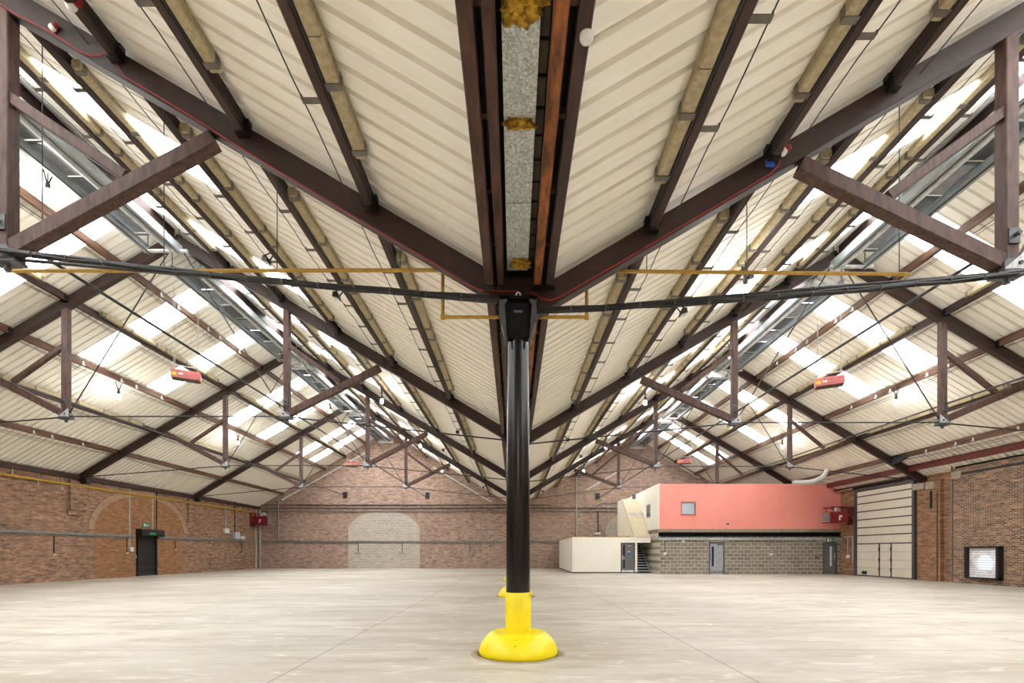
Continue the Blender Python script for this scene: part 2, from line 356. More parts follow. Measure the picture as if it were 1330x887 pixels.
# ------------------------------------------------------------------ iron columns along the valley
def column(Y, label, first=False):
    X = XV + .015; Y = Y - .2
    t = thing('cast_iron_column', (X, Y, 0), label, 'column', 'black and yellow columns along the valley')
    sh = MB().lathe([(.172, .85), (.168, 2.2), (.158, 3.6), (.15, 4.35), (.165, 4.52), (.152, 4.56), (.152, 4.75)], (X, Y, 0), 40)
    sh.build('shaft', 'blackgloss', t)
    MB().lathe([(.182, .25), (.182, .868), (.176, .875), (.17, .876)], (X, Y, 0), 40).build('collar', 'yellow', t)
    MB().lathe([(.548, .001), (.558, .02), (.56, .045), (.552, .085), (.525, .15), (.487, .212), (.44, .265), (.40, .298), (.388, .303)], (X, Y, 0), 56, cap=False).lathe([(.388, .303), (.37, .313), (.345, .314)], (X, Y, 0), 56, cap=False).lathe([(.345, .314), (.17, .306)], (X, Y, 0), 56, cap=False).build('guard_base', 'yellowbase', t)
    MB().lathe([(.56, .001), (.56, .004), (.665, .004), (.675, .001)], (X, Y, 0), 56).build('floor_ring', 'ring', t)
    c = MB()
    c.prism([(X - .15, Y - .16, 4.42), (X + .15, Y - .16, 4.42), (X + .24, Y - .16, 4.70), (X + .24, Y - .16, 4.95), (X - .24, Y - .16, 4.95), (X - .24, Y - .16, 4.70)], (0, .32, 0))
    c.box(X - .27, X + .27, Y - .22, Y + .22, 4.95, 4.99)
    c.build('capital', 'blackgloss', t)
    for s in (-1, 1):
        b = MB().prism([(X + s * .252, Y - .20, 4.640), (X + s * .252, Y - .20, 4.920), (X + s * .20, Y - .20, 4.965), (X + s * .14, Y - .20, 4.965), (X + s * .19, Y - .20, 4.900), (X + s * .17, Y - .20, 4.640), (X + s * .205, Y - .20, 4.580)], (0, .04, 0))
        b.prism([(X + s * .175, Y - .185, 4.660), (X + s * .235, Y - .185, 4.640), (X + s * .165, Y - .185, 4.320), (X + s * .148, Y - .185, 4.320)], (0, .06, 0))
        b.build('bracket', 'shoe', t)
    MB().box(X - .06, X + .06, Y - .175, Y - .16, 4.78, 4.81).build('maker_plate', 'darksteel', t)
    v = MB().box(X - .30, X + .32, Y + .09, Y + .36, 4.99, 5.42); v.build('valley_shoe', 'rafter', t)
    ey = MB().tube([(X - .03, Y - .2, 4.990), (X - .025, Y - .2, 5.030), (X, Y - .2, 5.045), (X + .025, Y - .2, 5.030), (X + .03, Y - .2, 4.990)], .01, 6)
    ey.build('eye_bolt', 'lightsteel', t)
column(TR[0], 'nearest black iron column with yellow collar and round yellow concrete base')
column(TR[1], 'second column, its yellow base half hidden behind the nearest column')
column(TR[2], 'third column, small yellow base edge behind the nearest column')
column(TR[3], 'farthest column before the gable wall, hidden behind the nearest column')

# ------------------------------------------------------------------ queen post roof trusses
TN = ['first', 'second', 'third', 'fourth']
def truss(h, k):
    Y = TR[k]; sg = h['sgn']; hf = h['half']; zb = h['zb']
    t = thing('roof_truss', (h['Xc'], Y, zb), '%s queen post truss from the camera, spanning the %s hall, dark timber with iron rods' % (TN[k], h['n']), 'truss', 'queen post trusses')
    D = lambda d: XV + sg * d                      # distance from the valley
    Z = lambda d: zb + SL * (hf - abs(hf - d))
    dep = .32; v = dep / math.cos(math.atan(SL)) / 2
    ap = Z(hf)
    for a, b in ((.24, hf), (2 * hf - .22, hf)):
        MB().beam((D(a), Y, zb + SL * (a if a < hf else 2 * hf - a) + v), (D(b), Y, ap + v), .2, dep).build('rafter', 'rafter', t)
    zn = ([5.77, 5.89, 5.84, 5.93] if sg < 0 else [5.57, 5.69, 5.80, 5.91])[k]
    pis = [h['pi'] + sg * -.0, h['po']]
    pd = [abs(sg * h['pi'] - XV), abs(sg * h['po'] - XV)]
    for q, d in enumerate(pd):
        o = 1 if q == 0 else -1                     # o: the way to the nearer support is -o
        MB().beam((D(d), Y, zn - .02), (D(d), Y, Z(d) + .05), .19, .19, up=(0, 1, 0)).build('queen_post', 'wood', t)
        ds = d - o * 3.05
        MB().beam((D(d - o * .05), Y, zn + .08), (D(ds), Y, Z(ds) - .06), .18, .22).build('strut', 'wood', t)
        db = d - o * 1.75; zs = zn + .08 + (Z(ds) + .02 - zn - .08) * (1.7 / 3.1)
        MB().beam((D(d - o * .06), Y, zn + 2.32), (D(db), Y, zs + .16), .13, .15).build('brace', 'wood', t)
        sh = MB()
        sh.prism([(D(d) - .15, Y - .12, zn - .06), (D(d) + .15, Y - .12, zn - .06), (D(d) + .15, Y - .12, zn + .06), (D(d) + .10, Y - .12, zn + .12), (D(d) - .10, Y - .12, zn + .12), (D(d) - .15, Y - .12, zn + .06)], (0, .24, 0))
        sh.box(D(d) - .2, D(d) + .2, Y - .10, Y + .10, zn - .10, zn - .06)
        sh.tube([(D(d), Y, zn - .19), (D(d), Y, zn - .06)], .045, 8)
        s_ = sh.build('post_shoe', 'shoe', t)
        MB().prism([(D(d) + sg * o * .17, Y - .125, zn - .03), (D(d) - sg * o * .15, Y - .125, zn - .03), (D(d) + sg * o * .17, Y - .125, zn + .24)], (0, .012, 0)).build('gusset_plate', 'plate', s_)
        MB().tube([(D(d) + sg * o * .07, Y - .15, zn + .05), (D(d) + sg * o * .07, Y - .12, zn + .05)], .028, 8).build('bolt', 'black', s_)
        MB().box(D(d) - .08, D(d) + .08, Y - .12, Y - .095, zn + .34, zn + .56).tube([(D(d), Y - .2, zn + .45), (D(d), Y - .1, zn + .45)], .03, 8).build('rod_bracket', 'shoe', t)
        MB().tube([(D(d + o * .08), Y, zn + .06), (D(hf - o * .05), Y, ap + .1)], .02, 8).build('ridge_rod', 'rod', t)
        d_end = .2 if q == 0 else 2 * hf - .3
        MB().tube([(D(d), Y, zn - .02), (D(d_end), Y, (5.10 if sg < 0 else 4.96) if q == 0 else Z(d_end) + .15)], .024, 8).build('tie_rod', 'rod', t)
    MB().tube([(D(pd[0]), Y, zn), (D(pd[1]), Y, zn)], .022, 8).build('tie_rod', 'rod', t)
    MB().box(D(hf) - .16, D(hf) + .16, Y - .12, Y + .12, ap + .02, ap + .12).build('ridge_plate', 'shoe', t)
    MB().box(D(2 * hf - .40) - .16, D(2 * hf - .40) + .16, Y - .13, Y + .13, Z(2 * hf) - .02, Z(2 * hf) + .22).build('wall_shoe', 'black', t)
for h in (LEFT, RIGHT):
    for k in range(4): truss(h, k)

# ------------------------------------------------------------------ purlins
BL = 8.77
def purlin_proto(kind, s, near):
    o = thing('purlin', (0, 0, 0), '', 'purlin')
    MB().cbox(-.055, .055, .10, BL - .10, 0, .238).build('timber', 'purlin' if kind != 'clip' else 'oak', o)
    for y in (.16, BL - .16):
        MB().box(-.082, .082, y - .06, y + .06, -.022, 0).box(-.082, -.056, y - .06, y + .06, -.02, .17).box(.056, .082, y - .06, y + .06, -.02, .17).box(-.12, -.082, y - .05, y + .05, .09, .17).box(.082, .12, y - .05, y + .05, .09, .17).build('hanger', 'black', o)
    if kind in ('inner', 'batten'):
        x0, x1 = sorted((s * .085, s * .235))
        bz = .005 if kind == 'inner' else .11; b = MB(); ys = [1.05, 2.9, 4.7, 6.3, 7.75]
        for a, c in zip(ys[:-1], ys[1:]): b.cbox(x0, x1, a + .008, c - .008, bz, bz + .145, .02)
        bo = b.build('insulation_batten', 'batten', o)
        if near:
            for y in (1.15, 2.35, 3.6, 4.15, 5.4, 6.8, 7.65):
                MB().box(x0 - .006, x1 + .006, y - .04, y + .04, bz - .012, bz + .002).box(x0 - .008, x0, y - .04, y + .04, bz, bz + .13).box(x1, x1 + .008, y - .04, y + .04, bz, bz + .13).build('strap', 'strap', bo)
    if kind == 'inner':
        MB().tube([(s * .072, .25, .02), (s * .072, BL - .25, .02)], .017, 6).build('conduit', 'black', o)
        x0, x1 = sorted((-s * .06, -s * .12))
        MB().cbox(x0, x1, 1.2, 7.3, .14, .25, .01).build('packing_strip', 'batten', o)
        if near:
            for y in (1.5, 2.6, 3.7, 4.8, 5.9, 7.0):
                MB().box(*sorted((-s * .055, -s * .25)), y - .035, y + .035, .04, .052).box(*sorted((-s * .25, -s * .262)), y - .035, y + .035, .04, .085).build('stand_off', 'strap', o)
        MB().tube([(-s * .25, .3, .055)] + [(-s * .25, .3 + i * (BL - .6) / 14, .055 - .02 * math.sin(i * 1.9)) for i in range(1, 14)] + [(-s * .25, BL - .3, .055)], .008, 5).build('cable', 'black', o)
    else:
        MB().tube([(-s * .10, .3 + i * (BL - .6) / 16, -.03 - .10 * math.sin(math.pi * i / 16)) for i in range(17)], .011, 5).build('cable', 'rod', o)
        MB().tube([(-s * .13, .3 + i * (BL - .6) / 16, -.05 - .16 * math.sin(math.pi * i / 16)) for i in range(17)], .008, 5).build('cable', 'rod', o)
    if kind == 'clip' and near:
        for y in (1.6, 2.5, 4.3, 5.1, 6.6):
            MB().box(*sorted((s * .055, s * .085)), y - .03, y + .03, .02, .14).box(*sorted((s * .055, s * .12)), y - .05, y + .05, .0, .02).build('cable_clip', 'white', o)
    return o
protos, used = {}, set()
for s in (1, -1):
    for kind in ('inner', 'batten', 'clip'):
        for near in (True, False): protos[(kind, s, near)] = purlin_proto(kind, s, near)
index_kids()
def put_purlin(h, kind, d, inner, b, label):
    near = b <= 2; key = (kind, h['s'], near)
    o = protos[key] if key not in used else copy_tree(protos[key])
    used.add(key)
    X = XV + h['sgn'] * (d if inner else 2 * h['half'] - d)
    o.location = (X, BAY[b], h['zb'] + SL * d + .195)
    tag(o, label, 'purlin', 'roof purlins')
for h in (LEFT, RIGHT):
    for b in range(5):
        for i, d in enumerate(h['d']):
            if b > 0 or i < 3:
                put_purlin(h, 'inner', d, True, b, 'brown purlin with straw batten, %s from the valley, %s hall, %s' % (ORD[i], h['n'], BAYN[b]))
            if b > 0:
                kind = 'clip' if i in (0, 2, 4) else 'batten'
                put_purlin(h, kind, d, False, b, '%s purlin, %s up from the %s wall, %s' % ('brown bare' if kind == 'clip' else 'batten topped', ORD[i], h['n'], BAYN[b]))
        if b > 0:
            X = h['Xc']
            o = thing('ridge_board', (X, BAY[b], zr(h, X) + .2), 'dark ridge board at the peak of the %s hall, %s' % (h['n'], BAYN[b]), 'beam', 'ridge boards')
            MB().box(X - .03, X + .03, BAY[b] + .12, BAY[b] + BL - .12, zr(h, X) + .14, zr(h, X) + .45).build('board', 'purlin', o)
for key, o in protos.items():
    if key not in used:
        for c in KIDS.get(o.name, []):
            for g in KIDS.get(c.name, []): bpy.data.objects.remove(g)
            bpy.data.objects.remove(c)
        bpy.data.objects.remove(o)

# ------------------------------------------------------------------ valley beams and gutter
VB = [(-.405, -.285, 'valley', 'outer brown'), (-.228, -.135, 'valley', 'inner brown'), (.285, .392, 'rust', 'inner rusty orange'), (.457, .566, 'purlin', 'outer dark')]
for b in range(5):
    y0, y1 = BAY[b] + .13, BAY[b + 1] - .13
    for i, (a, c, m, nm) in enumerate(VB):
        side = 'left' if i < 2 else 'right'
        o = thing('valley_beam', ((a + c) / 2, y0, 5.24), '%s valley beam on the %s of the gutter, %s' % (nm, side, BAYN[b]), 'beam', 'valley beams')
        MB().cbox(a, c, y0, y1, 5.24, 5.50 if i < 2 else 5.42).build('timber', m, o)
        for y in ((y0 + .05, y1 - .05) if b < 4 else (y0 + .05,)):
            MB().box(a - .018, c + .018, y - .05, y + .05, 5.218, 5.24).box(a - .018, a, y - .05, y + .05, 5.22, 5.36).box(c, c + .018, y - .05, y + .05, 5.22, 5.36).build('hanger', 'black', o)
    o = thing('valley_gutter', (.07, y0, 5.5), 'galvanised gutter lining between the valley beams, %s' % BAYN[b], 'gutter', 'gutter linings')
    yy = [y0, 3.2, 5.62, y1] if b == 0 else [y0, y0 + 2.9, y0 + 5.8, y1]
    lm = MB()
    for a, c in zip(yy[:-1], yy[1:]):
        lm.box(-.092, .205, a + .006, c - .006, 5.50, 5.52)
        for x in [-.075 + .035 * i for i in range(8)]: lm.lathe([(.006, 5.494), (.006, 5.5)], (x, c - .25, 0), 6)
    lm.build('lining', 'galv', o)
    MB().box(-.40, .45, y0 - .14, y1 + .14, 5.585, 5.62).box(.45, .46, y0 - .14, y1 + .14, 5.43, 5.62).box(.46, .565, y0 - .14, y1 + .14, 5.425, 5.45).build('light_block_board', 'void', o)  # dark board added across the valley to block light from the sky
    MB().box(.40, .78, y0 - .14, y1 + .14, 5.735, 5.75).box(.44, .45, y0 - .14, y1 + .14, 5.58, 5.735).box(-.70, -.31, y0 - .14, y1 + .14, 5.96, 5.975).box(-.32, -.31, y0 - .14, y1 + .14, 5.60, 5.96).build('sky_leak_cap', 'void', o)  # unseen caps added to stop sky leaking in at the rib ends
    for i in range(int((y1 - y0) / .30)):
        y = y0 + .15 + i * .30
        MB().box(.207, .283, y - .13, y + .13, 5.545, 5.56).build('side_panel', 'seal', o)
        if i % 3 == 1:
            MB().box(-.285, -.228, y - .03, y + .03, 5.33, 5.38).build('spacer', 'valley', o)
            MB().box(.392, .457, y - .03, y + .03, 5.33, 5.38).build('spacer', 'valley', o)
def tuft(px, py, w, d, hh, seed, label):
    z = 5.47; Y = F * (z - H) / (VY - py); c = Vector(((px - VX) / F * Y, Y, z)); mb = MB()
    nu, nv = 40, 20; vs = []
    for i in range(nv + 1):
        th = math.pi * i / nv
        for j in range(nu):
            ph = 2 * math.pi * j / nu
            n_ = Vector((math.sin(th) * math.cos(ph), math.sin(th) * math.sin(ph), math.cos(th)))
            k = .75 + .5 * noise.noise(n_ * 2.1 + Vector((seed, 0, 0))) + .35 * noise.noise(n_ * 6 + Vector((0, seed, 0))) + .18 * noise.noise(n_ * 15 + Vector((0, 0, seed)))
            vs.append(c + Vector((n_.x * w * k, n_.y * d * k, n_.z * hh * k)))
    fs = [(i * nu + j, i * nu + (j + 1) % nu, (i + 1) * nu + (j + 1) % nu, (i + 1) * nu + j) for i in range(nv) for j in range(nu)]
    mb.add(vs, fs, True); solo('insulation_tuft', mb, 'tuft', label, 'insulation', 'loose insulation along the gutter')
tuft(680, 4, .19, .17, .06, 1.3, 'yellow insulation tuft on the gutter, nearest the top of the photo')
tuft(674, 161, .17, .055, .06, 5.1, 'narrow yellow insulation tuft across the gutter, second from the top')
tuft(676, 343, .17, .11, .06, 9.7, 'frayed yellow insulation tuft, third along the gutter')
tuft(670, 368, .16, .10, .06, 3.3, 'yellow insulation tuft lying right above the column head')

# ------------------------------------------------------------------ ridge ventilators
for h in (LEFT, RIGHT):
    Xc = h['Xc'] + (-.05 if h is LEFT else .05); z = 10.95 if h is LEFT else 10.45; sg = h['sgn']
    for b in range(1, 5):
        y0, y1 = BAY[b] + .55, BAY[b + 1] - .45
        o = thing('ridge_gantry', (Xc, y0, z), 'galvanised steel gantry of channels hung under the %s ridge, %s' % (h['n'], BAYN[b]), 'ventilator', 'steel gantries under the ridges')
        for s in (-1, 1):
            X = Xc + s * .55
            c = MB().box(X - .012, X + .012, y0, y1, z, z + .24).box(min(X, X - s * .10), max(X, X - s * .10), y0, y1, z, z + .014).box(min(X, X - s * .10), max(X, X - s * .10), y0, y1, z + .226, z + .24)
            c.build('channel', 'steel', o)
            MB().box(X - s * .10 - .012, X - s * .10 + .012, y0, y1, z - .02, z + .02).build('flange_edge', 'seal', o)
        MB().tube([(Xc + sg * -.22, y0 + .1, z + .10), (Xc + sg * -.22, y1 - .1, z + .10)], .075, 12).build('duct', 'lightsteel', o)
        n = 7
        for i in range(n):
            y = y0 + (y1 - y0) * (i + .5) / n
            MB().box(Xc - .54, Xc + .54, y - .03, y + .03, z + .24, z + .28).build('cross_member', 'darksteel', o)
        for i in range(n - 1):
            ya, yb = y0 + (y1 - y0) * (i + .56) / n, y0 + (y1 - y0) * (i + 1.44) / n
            MB().box(Xc - .53, Xc + .53, ya, yb, z + .285, z + .30).build('cover_sheet', 'grey' if i % 2 else 'darksteel', o)
        for y in (y0 + .05, y1 - .05):
            MB().tube([(Xc - .62, y, z + .06), (Xc + .75, y, z + .06)], .055, 12).build('end_tube', 'lightsteel', o)
            for s in (-1, 1):
                MB().tube([(Xc + s * .5, y, z + .2), (Xc + s * .5, y, zr(h, Xc + s * .5) + .46)], .014, 6).build('hanger_rod', 'rod', o)
        if b == 4: MB().box(Xc - .62, Xc + .75, y1 - .01, y1 + .03, z - .12, z + .16).build('end_plate', 'white', o)

# ------------------------------------------------------------------ long bracing rods along the posts
for h in (LEFT, RIGHT):
    for nm, px, z in (('inner', h['pi'], 6.12), ('outer', h['po'], 6.38)):
        z += 0 if h is LEFT else -.12
        X = h['sgn'] * px + h['s'] * 0
        solo('bracing_rod', MB().tube([(X, TR[0] - .1, z), (X, BACK, z)], .027, 8), 'rod', 'long iron rod running down the %s hall past its %s row of posts' % (h['n'], nm), 'rod', 'long iron rods')

# ------------------------------------------------------------------ cable bundles tied to the first truss
for h in (LEFT, RIGHT):
    sg = h['sgn']; Y = TR[0] - .16
    a = Vector((XV + sg * .28, Y, 5.09 if sg < 0 else 4.92)); zb_ = 5.80 if sg < 0 else 5.46; e = Vector((sg * h['pi'], Y, zb_))
    o = thing('cable_bundle', tuple(a), 'thick black cable bundle strapped along the first tie rod, %s hall' % h['n'], 'cable', 'black cable bundles')
    for q, (oy, oz, r_) in enumerate(((0, 0, .030), (.02, -.036, .020), (-.02, -.030, .016))):
        pts = [a.lerp(e, i / 14) + Vector((0, oy, oz - .06 * math.sin(math.pi * i / 14) + .01 * math.sin(i * 2.3 + q))) for i in range(15)]
        MB().tube(pts, r_, 8).build('cable', 'black', o)
    for i in range(1, 14):
        c = a.lerp(e, i / 14) + Vector((0, 0, -.015 - .06 * math.sin(math.pi * i / 14)))
        MB().tube([c - Vector((.006, 0, 0)), c + Vector((.006, 0, 0))], .044, 10).build('cable_tie', 'strap', o)

# ------------------------------------------------------------------ gas pipes behind the first truss
for h, pts, rods in ((LEFT, [(8, 352), (575, 351), (575, 412), (648, 412)], (55, 213, 360, 520)), (RIGHT, [(1180, 356), (762, 352), (762, 412), (698, 412)], (1168, 970, 840))):
    Y = 7.5; w = [P(x, y, Y) for x, y in pts]
    o = thing('gas_pipe', tuple(w[2]), 'ochre gas pipe stepping down to the column head behind the first truss, %s hall' % h['n'], 'pipe', 'ochre gas pipes')
    MB().tube(w, .026, 10).build('pipe', 'gas', o)
    for p in w[1:3]:
        MB().lathe([(.001, -.04), (.036, -.03), (.036, .03), (.001, .04)], p, 12).build('elbow', 'gas', o)
    for x in rods:
        p = P(x, 352, Y); zt = zr(h, p.x) + .47
        MB().tube([p, (p.x, p.y, zt)], .007, 6).build('hanger_rod', 'rod', o)

# ------------------------------------------------------------------ fire alarm wiring on the first truss
Yr = TR[0] - .115
def on_rafter(px, py): return P(px, py, Yr)
lc = [(-30, -14), (20, 18), (70, 44), (100, 65), (118, 73), (132, 72), (143, 64), (150, 80), (160, 98), (240, 146), (330, 203), (420, 258), (500, 306), (560, 340), (600, 366), (622, 376), (650, 378), (672, 378)]
solo('alarm_cable', MB().tube([on_rafter(x, y) for x, y in lc], .0065, 6), 'redcable', 'red alarm cable clipped along the first rafter, left hall', 'cable', 'red alarm cables')
rc = [(690, 379), (704, 388), (716, 390), (730, 384), (800, 344), (880, 297), (960, 250), (1000, 226), (1012, 214), (1014, 202)]
solo('alarm_cable', MB().tube([on_rafter(x, y) for x, y in rc], .0065, 6), 'redcable', 'red alarm cable clipped along the first rafter, right hall', 'cable', 'red alarm cables')
def sounder(px, py, r, label, red=True, Y=Yr - .0):
    c = P(px, py, Y)
    o = thing('alarm_sounder', tuple(c), label, 'alarm')
    MB().lathe([(r, .0), (r, -.03), (r * .85, -.05), (r * .4, -.055), (.001, -.056)], c, 24, 'Y').build('body', 'white', o)
    if red: MB().lathe([(r * .9, .0), (r * .9, -.04), (r * .6, -.06), (.001, -.06)], c + Vector((r * 1.0, .0, r * .6)), 20, 'Y').build('horn', 'red', o)
    return o
sounder(1016, 198, .062, 'white and red alarm sounder on the first rafter, right hall')
sounder(95, 10, .07, 'white round alarm sounder beside the uppermost purlin, left corner', True, 6.3)
sounder(70, 38, .045, 'small white and red alarm unit on the rafter, upper left')
c = P(755.5, 66, 3.55); c.z = 5.235
o = thing('smoke_detector', tuple(c), 'round white smoke detector under the right valley beam', 'detector')
MB().lathe([(.05, .0), (.05, -.022), (.04, -.04), (.022, -.045), (.001, -.045)], Vector((.535, c.y, 5.24)), 28).build('body', 'white', o)
MB().lathe([(.022, -.044), (.02, -.056), (.001, -.056)], Vector((.535, c.y, 5.24)), 20).build('sensor', 'white', o)
p = P(1001, 211, Yr - .03)
solo('cable_tag', MB().box(p.x - .07, p.x + .06, p.y, p.y + .02, p.z - .05, p.z + .05), 'blue', 'blue tag on the purlin hanger of the first rafter, right hall', 'tag')

# ------------------------------------------------------------------ lamps on the purlins
def lamp(px, py, h, inner, label, drop=.60):
    n = Vector((SL * (1 if (inner == (h is LEFT)) else -1), 0, 1))
    off = h['zb'] + .195 - drop
    if inner: d = off + SL * (XV if h is LEFT else -XV)
    else: d = off + SL * (h['half'] * 1) + (SL * -h['Xc'] * -1 if False else 0)
    if not inner:
        d = off + SL * (h['half'] - h['Xc']) if h is LEFT else off + SL * (h['half'] + h['Xc'])
        n = Vector((-SL if h is LEFT else SL, 0, 1))
    else:
        n = Vector((SL if h is LEFT else -SL, 0, 1))
    r = Vector(((px - VX) / F, 1, (VY - py) / F)); tt = (d - n.z * H) / n.dot(r); c = Vector((0, 0, H)) + r * tt
    top = zr(h, c.x) + .20
    o = thing('pendant_lamp', tuple(c), label, 'lamp', 'lit lamps under the roof')
    b = MB().lathe([(.001, -.10), (.045, -.09), (.07, -.04), (.072, .0), (.05, .06), (.03, .09), (.03, .1)], c, 20); b.build('bulb', 'bulb', o)
    MB().lathe([(.036, .09), (.05, .11), (.05, .22), (.03, .25), (.012, .26)], c, 16).build('holder', 'black', o)
    MB().tube([c + Vector((0, 0, .25)), Vector((c.x, c.y, top + .05))], .012, 6).build('stem', 'black', o)
    s = h['s']
    MB().beam(c + Vector((0, -.02, .24)), (c.x, c.y - .16, top), .03, .03).beam(c + Vector((0, .02, .24)), (c.x, c.y + .16, top), .03, .03).build('bracket', 'black', o)
LP = [(62, 250, LEFT, False, 'lit lamp behind the big strut of the first truss, left hall'),
      (154, 515, LEFT, False, 'lit lamp low on the left slope beyond the second truss'),
      (309, 575, LEFT, False, 'lit lamp beside an outer post of the third truss, left hall'),
      (429, 534, LEFT, False, 'lit lamp near the left ridge at the third truss'),
      (496, 521, LEFT, True, 'lit lamp on the valley side slope beyond the second truss, left hall'),
      (546, 579, LEFT, True, 'lit lamp on the valley side slope beyond the third truss, left hall'),
      (574, 611, LEFT, True, 'lit lamp at the fourth truss strut, left hall'),
      (968, 376, RIGHT, True, 'lit lamp hanging at the cable bundle of the first truss, right hall'),
      (1164, 522, RIGHT, False, 'lit lamp low on the right slope beyond the second truss'),
      (838, 523, RIGHT, True, 'lit lamp on the valley side slope beyond the second truss, right hall'),
      (866, 538, RIGHT, False, 'lit lamp near the right ridge at the third truss'),
      (1016, 580, RIGHT, False, 'lit lamp beside an outer post of the third truss, right hall'),
      (787, 581, RIGHT, True, 'lit lamp on the valley side slope beyond the third truss, right hall'),
      (758, 612, RIGHT, True, 'lit lamp at the fourth truss strut, right hall'),
      (948, 462, RIGHT, True, 'lit lamp next to the inner post of the second truss, right hall')]
for a in LP: lamp(*a)
# unlit floodlight brackets clipped under purlins
def flood(h, i, Y, label):
    X = XV + h['sgn'] * h['d'][i]; z = zr(h, X) + .195; s = h['s']
    o = thing('floodlight', (X - s * .14, Y, z), label, 'floodlight', 'black floodlights under purlins')
    MB().beam((X - s * .06, Y - .05, z + .06), (X - s * .2, Y - .12, z - .06), .03, .02).beam((X - s * .06, Y + .05, z + .06), (X - s * .2, Y + .12, z - .06), .03, .02).build('yoke', 'black', o)
    MB().prism([(X - s * .13, Y - .10, z - .17), (X - s * .27, Y - .10, z - .13), (X - s * .25, Y - .10, z - .02), (X - s * .15, Y - .10, z - .04)], (0, .2, 0)).build('housing', 'black', o)
    MB().prism([(X - s * .14, Y - .08, z - .172), (X - s * .26, Y - .08, z - .138), (X - s * .26, Y - .08, z - .144), (X - s * .14, Y - .08, z - .178)], (0, .16, 0)).build('lens', 'lightpane', o)
for h in (LEFT, RIGHT):
    for i, Y, nm in ((1, 11.2, 'second purlin, second bay'), (2, 11.6, 'third purlin, second bay'), (0, 19.6, 'first purlin, third bay'), (1, 28.2, 'second purlin, fourth bay'), (0, 36.4, 'first purlin, last bay')):
        flood(h, i, Y, 'small black floodlight under the %s, %s hall' % (nm, h['n']))

# ------------------------------------------------------------------ suspended red heaters
def heater(px, py, Y, h, w, label):
    c = P(px, py, Y); o = thing('suspended_heater', tuple(c), label, 'heater', 'red heaters hung on wires')
    s = 1 if h is LEFT else -1
    A = [(-.5, -.26), (.5, -.26), (.5, .26), (-.5, .26)]
    B = [(-.46, -.22), (.46, -.22), (.46, .22), (-.46, .22)]
    ro = Matrix.Rotation(s * .5, 3, 'Z')
    def T(x, y, z): return c + ro @ Vector((x * w, y * w, z * w))
    MB().hexa([T(x, y, -.18) for x, y in A] + [T(x, y, .10) for x, y in A]).hexa([T(x, y, .10) for x, y in A] + [T(x, y, .15) for x, y in B]).build('casing', 'salmon', o)
    MB().hexa([T(x * .9, y * .9, -.19) for x, y in A] + [T(x * .9, y * .9, -.18) for x, y in A]).build('grille', 'seal', o)
    MB().hexa([T(-.46, -.27, -.10), T(-.30, -.27, -.10), T(-.30, -.26, -.10), T(-.46, -.26, -.10), T(-.46, -.27, .01), T(-.30, -.27, .01), T(-.30, -.26, .01), T(-.46, -.26, .01)]).build('warning_label', 'stick_y', o)
    MB().hexa([T(-.24, -.27, -.06), T(-.08, -.27, -.06), T(-.08, -.26, -.06), T(-.24, -.26, -.06), T(-.24, -.27, .01), T(-.08, -.27, .01), T(-.08, -.26, .01), T(-.24, -.26, .01)]).build('rating_plate', 'white', o)
    MB().tube([T(-.45, -.2, .30), T(.45, -.2, .30)], .02, 8).build('crossbar', 'white', o)
    for x, y in ((-.4, -.2), (.4, -.2), (-.4, .2), (.4, .2)):
        p = T(x, y, .12); MB().tube([p, (p.x, p.y, zr(h, p.x) + .46)], .008, 6).build('hanger_wire', 'paleconduit', o)
heater(242, 488, 18.0, LEFT, .92, 'faded red heater hung on wires beyond the second truss, left hall')
heater(1077, 496, 18.0, RIGHT, .92, 'faded red heater hung on wires beyond the second truss, right hall')
heater(457, 603, 36.5, LEFT, .92, 'small faraway red heater on wires before the gable, left hall')
heater(889, 599, 35.0, RIGHT, .92, 'small faraway red heater on wires before the gable, right hall')

# ------------------------------------------------------------------ left wall fittings
XL = -22.2
def wl_(px, py): q = onX(px, py, XL); return q.y, q.z
solo('gas_pipe', MB().tube([(XL + .12, YF, 4.80), (XL + .12, 40.9, 4.80), (XL + .12, 40.9, 3.9)], .06, 10), 'gas', 'ochre gas pipe high along the left brick wall', 'pipe')
solo('cable_trunking', MB().box(XL, XL + .10, YF, 28.3, 2.30, 2.43).box(XL, XL + .06, YF, 28.3, 2.22, 2.26), 'conduit', 'grey trunking along the left wall, nearer than the black shutter', 'trunking', )
solo('cable_trunking', MB().box(XL, XL + .10, 30.1, BACK - .3, 2.30, 2.43).box(XL, XL + .06, 30.1, BACK - .3, 2.22, 2.26), 'conduit', 'grey trunking along the left wall, from the black shutter to the corner', 'trunking')
o = thing('shutter_door', (XL, 29.2, 0), 'narrow black roller shutter door in the left brick wall', 'door')
sl = MB()
n = 20
for i in range(n):
    z0 = .05 + i * 2.38 / n; z1 = z0 + 2.38 / n
    sl.prism([(XL + .02, 28.55, z0), (XL + .05, 28.55, z0 + .01), (XL + .07, 28.55, z0 + .05), (XL + .05, 28.55, z1 - .012), (XL + .02, 28.55, z1)], (0, 1.32, 0))
sl.build('curtain', 'black', o)
MB().box(XL, XL + .12, 28.42, 28.56, 0, 2.45).build('guide_rail', 'black', o)
MB().box(XL, XL + .12, 29.86, 30.0, 0, 2.45).build('guide_rail', 'black', o)
MB().prism([(XL, 28.4, 2.38), (XL + .36, 28.4, 2.38), (XL + .38, 28.4, 2.44), (XL + .38, 28.4, 2.72), (XL + .30, 28.4, 2.80), (XL, 28.4, 2.80)], (0, 1.85, 0)).build('hood', 'black', o)
MB().box(XL + .05, XL + .08, 28.6, 29.85, .0, .06).build('bottom_rail', 'darksteel', o)
MB().box(XL + .382, XL + .386, 29.0, 29.5, 2.46, 2.60).build('notice', 'green', o)
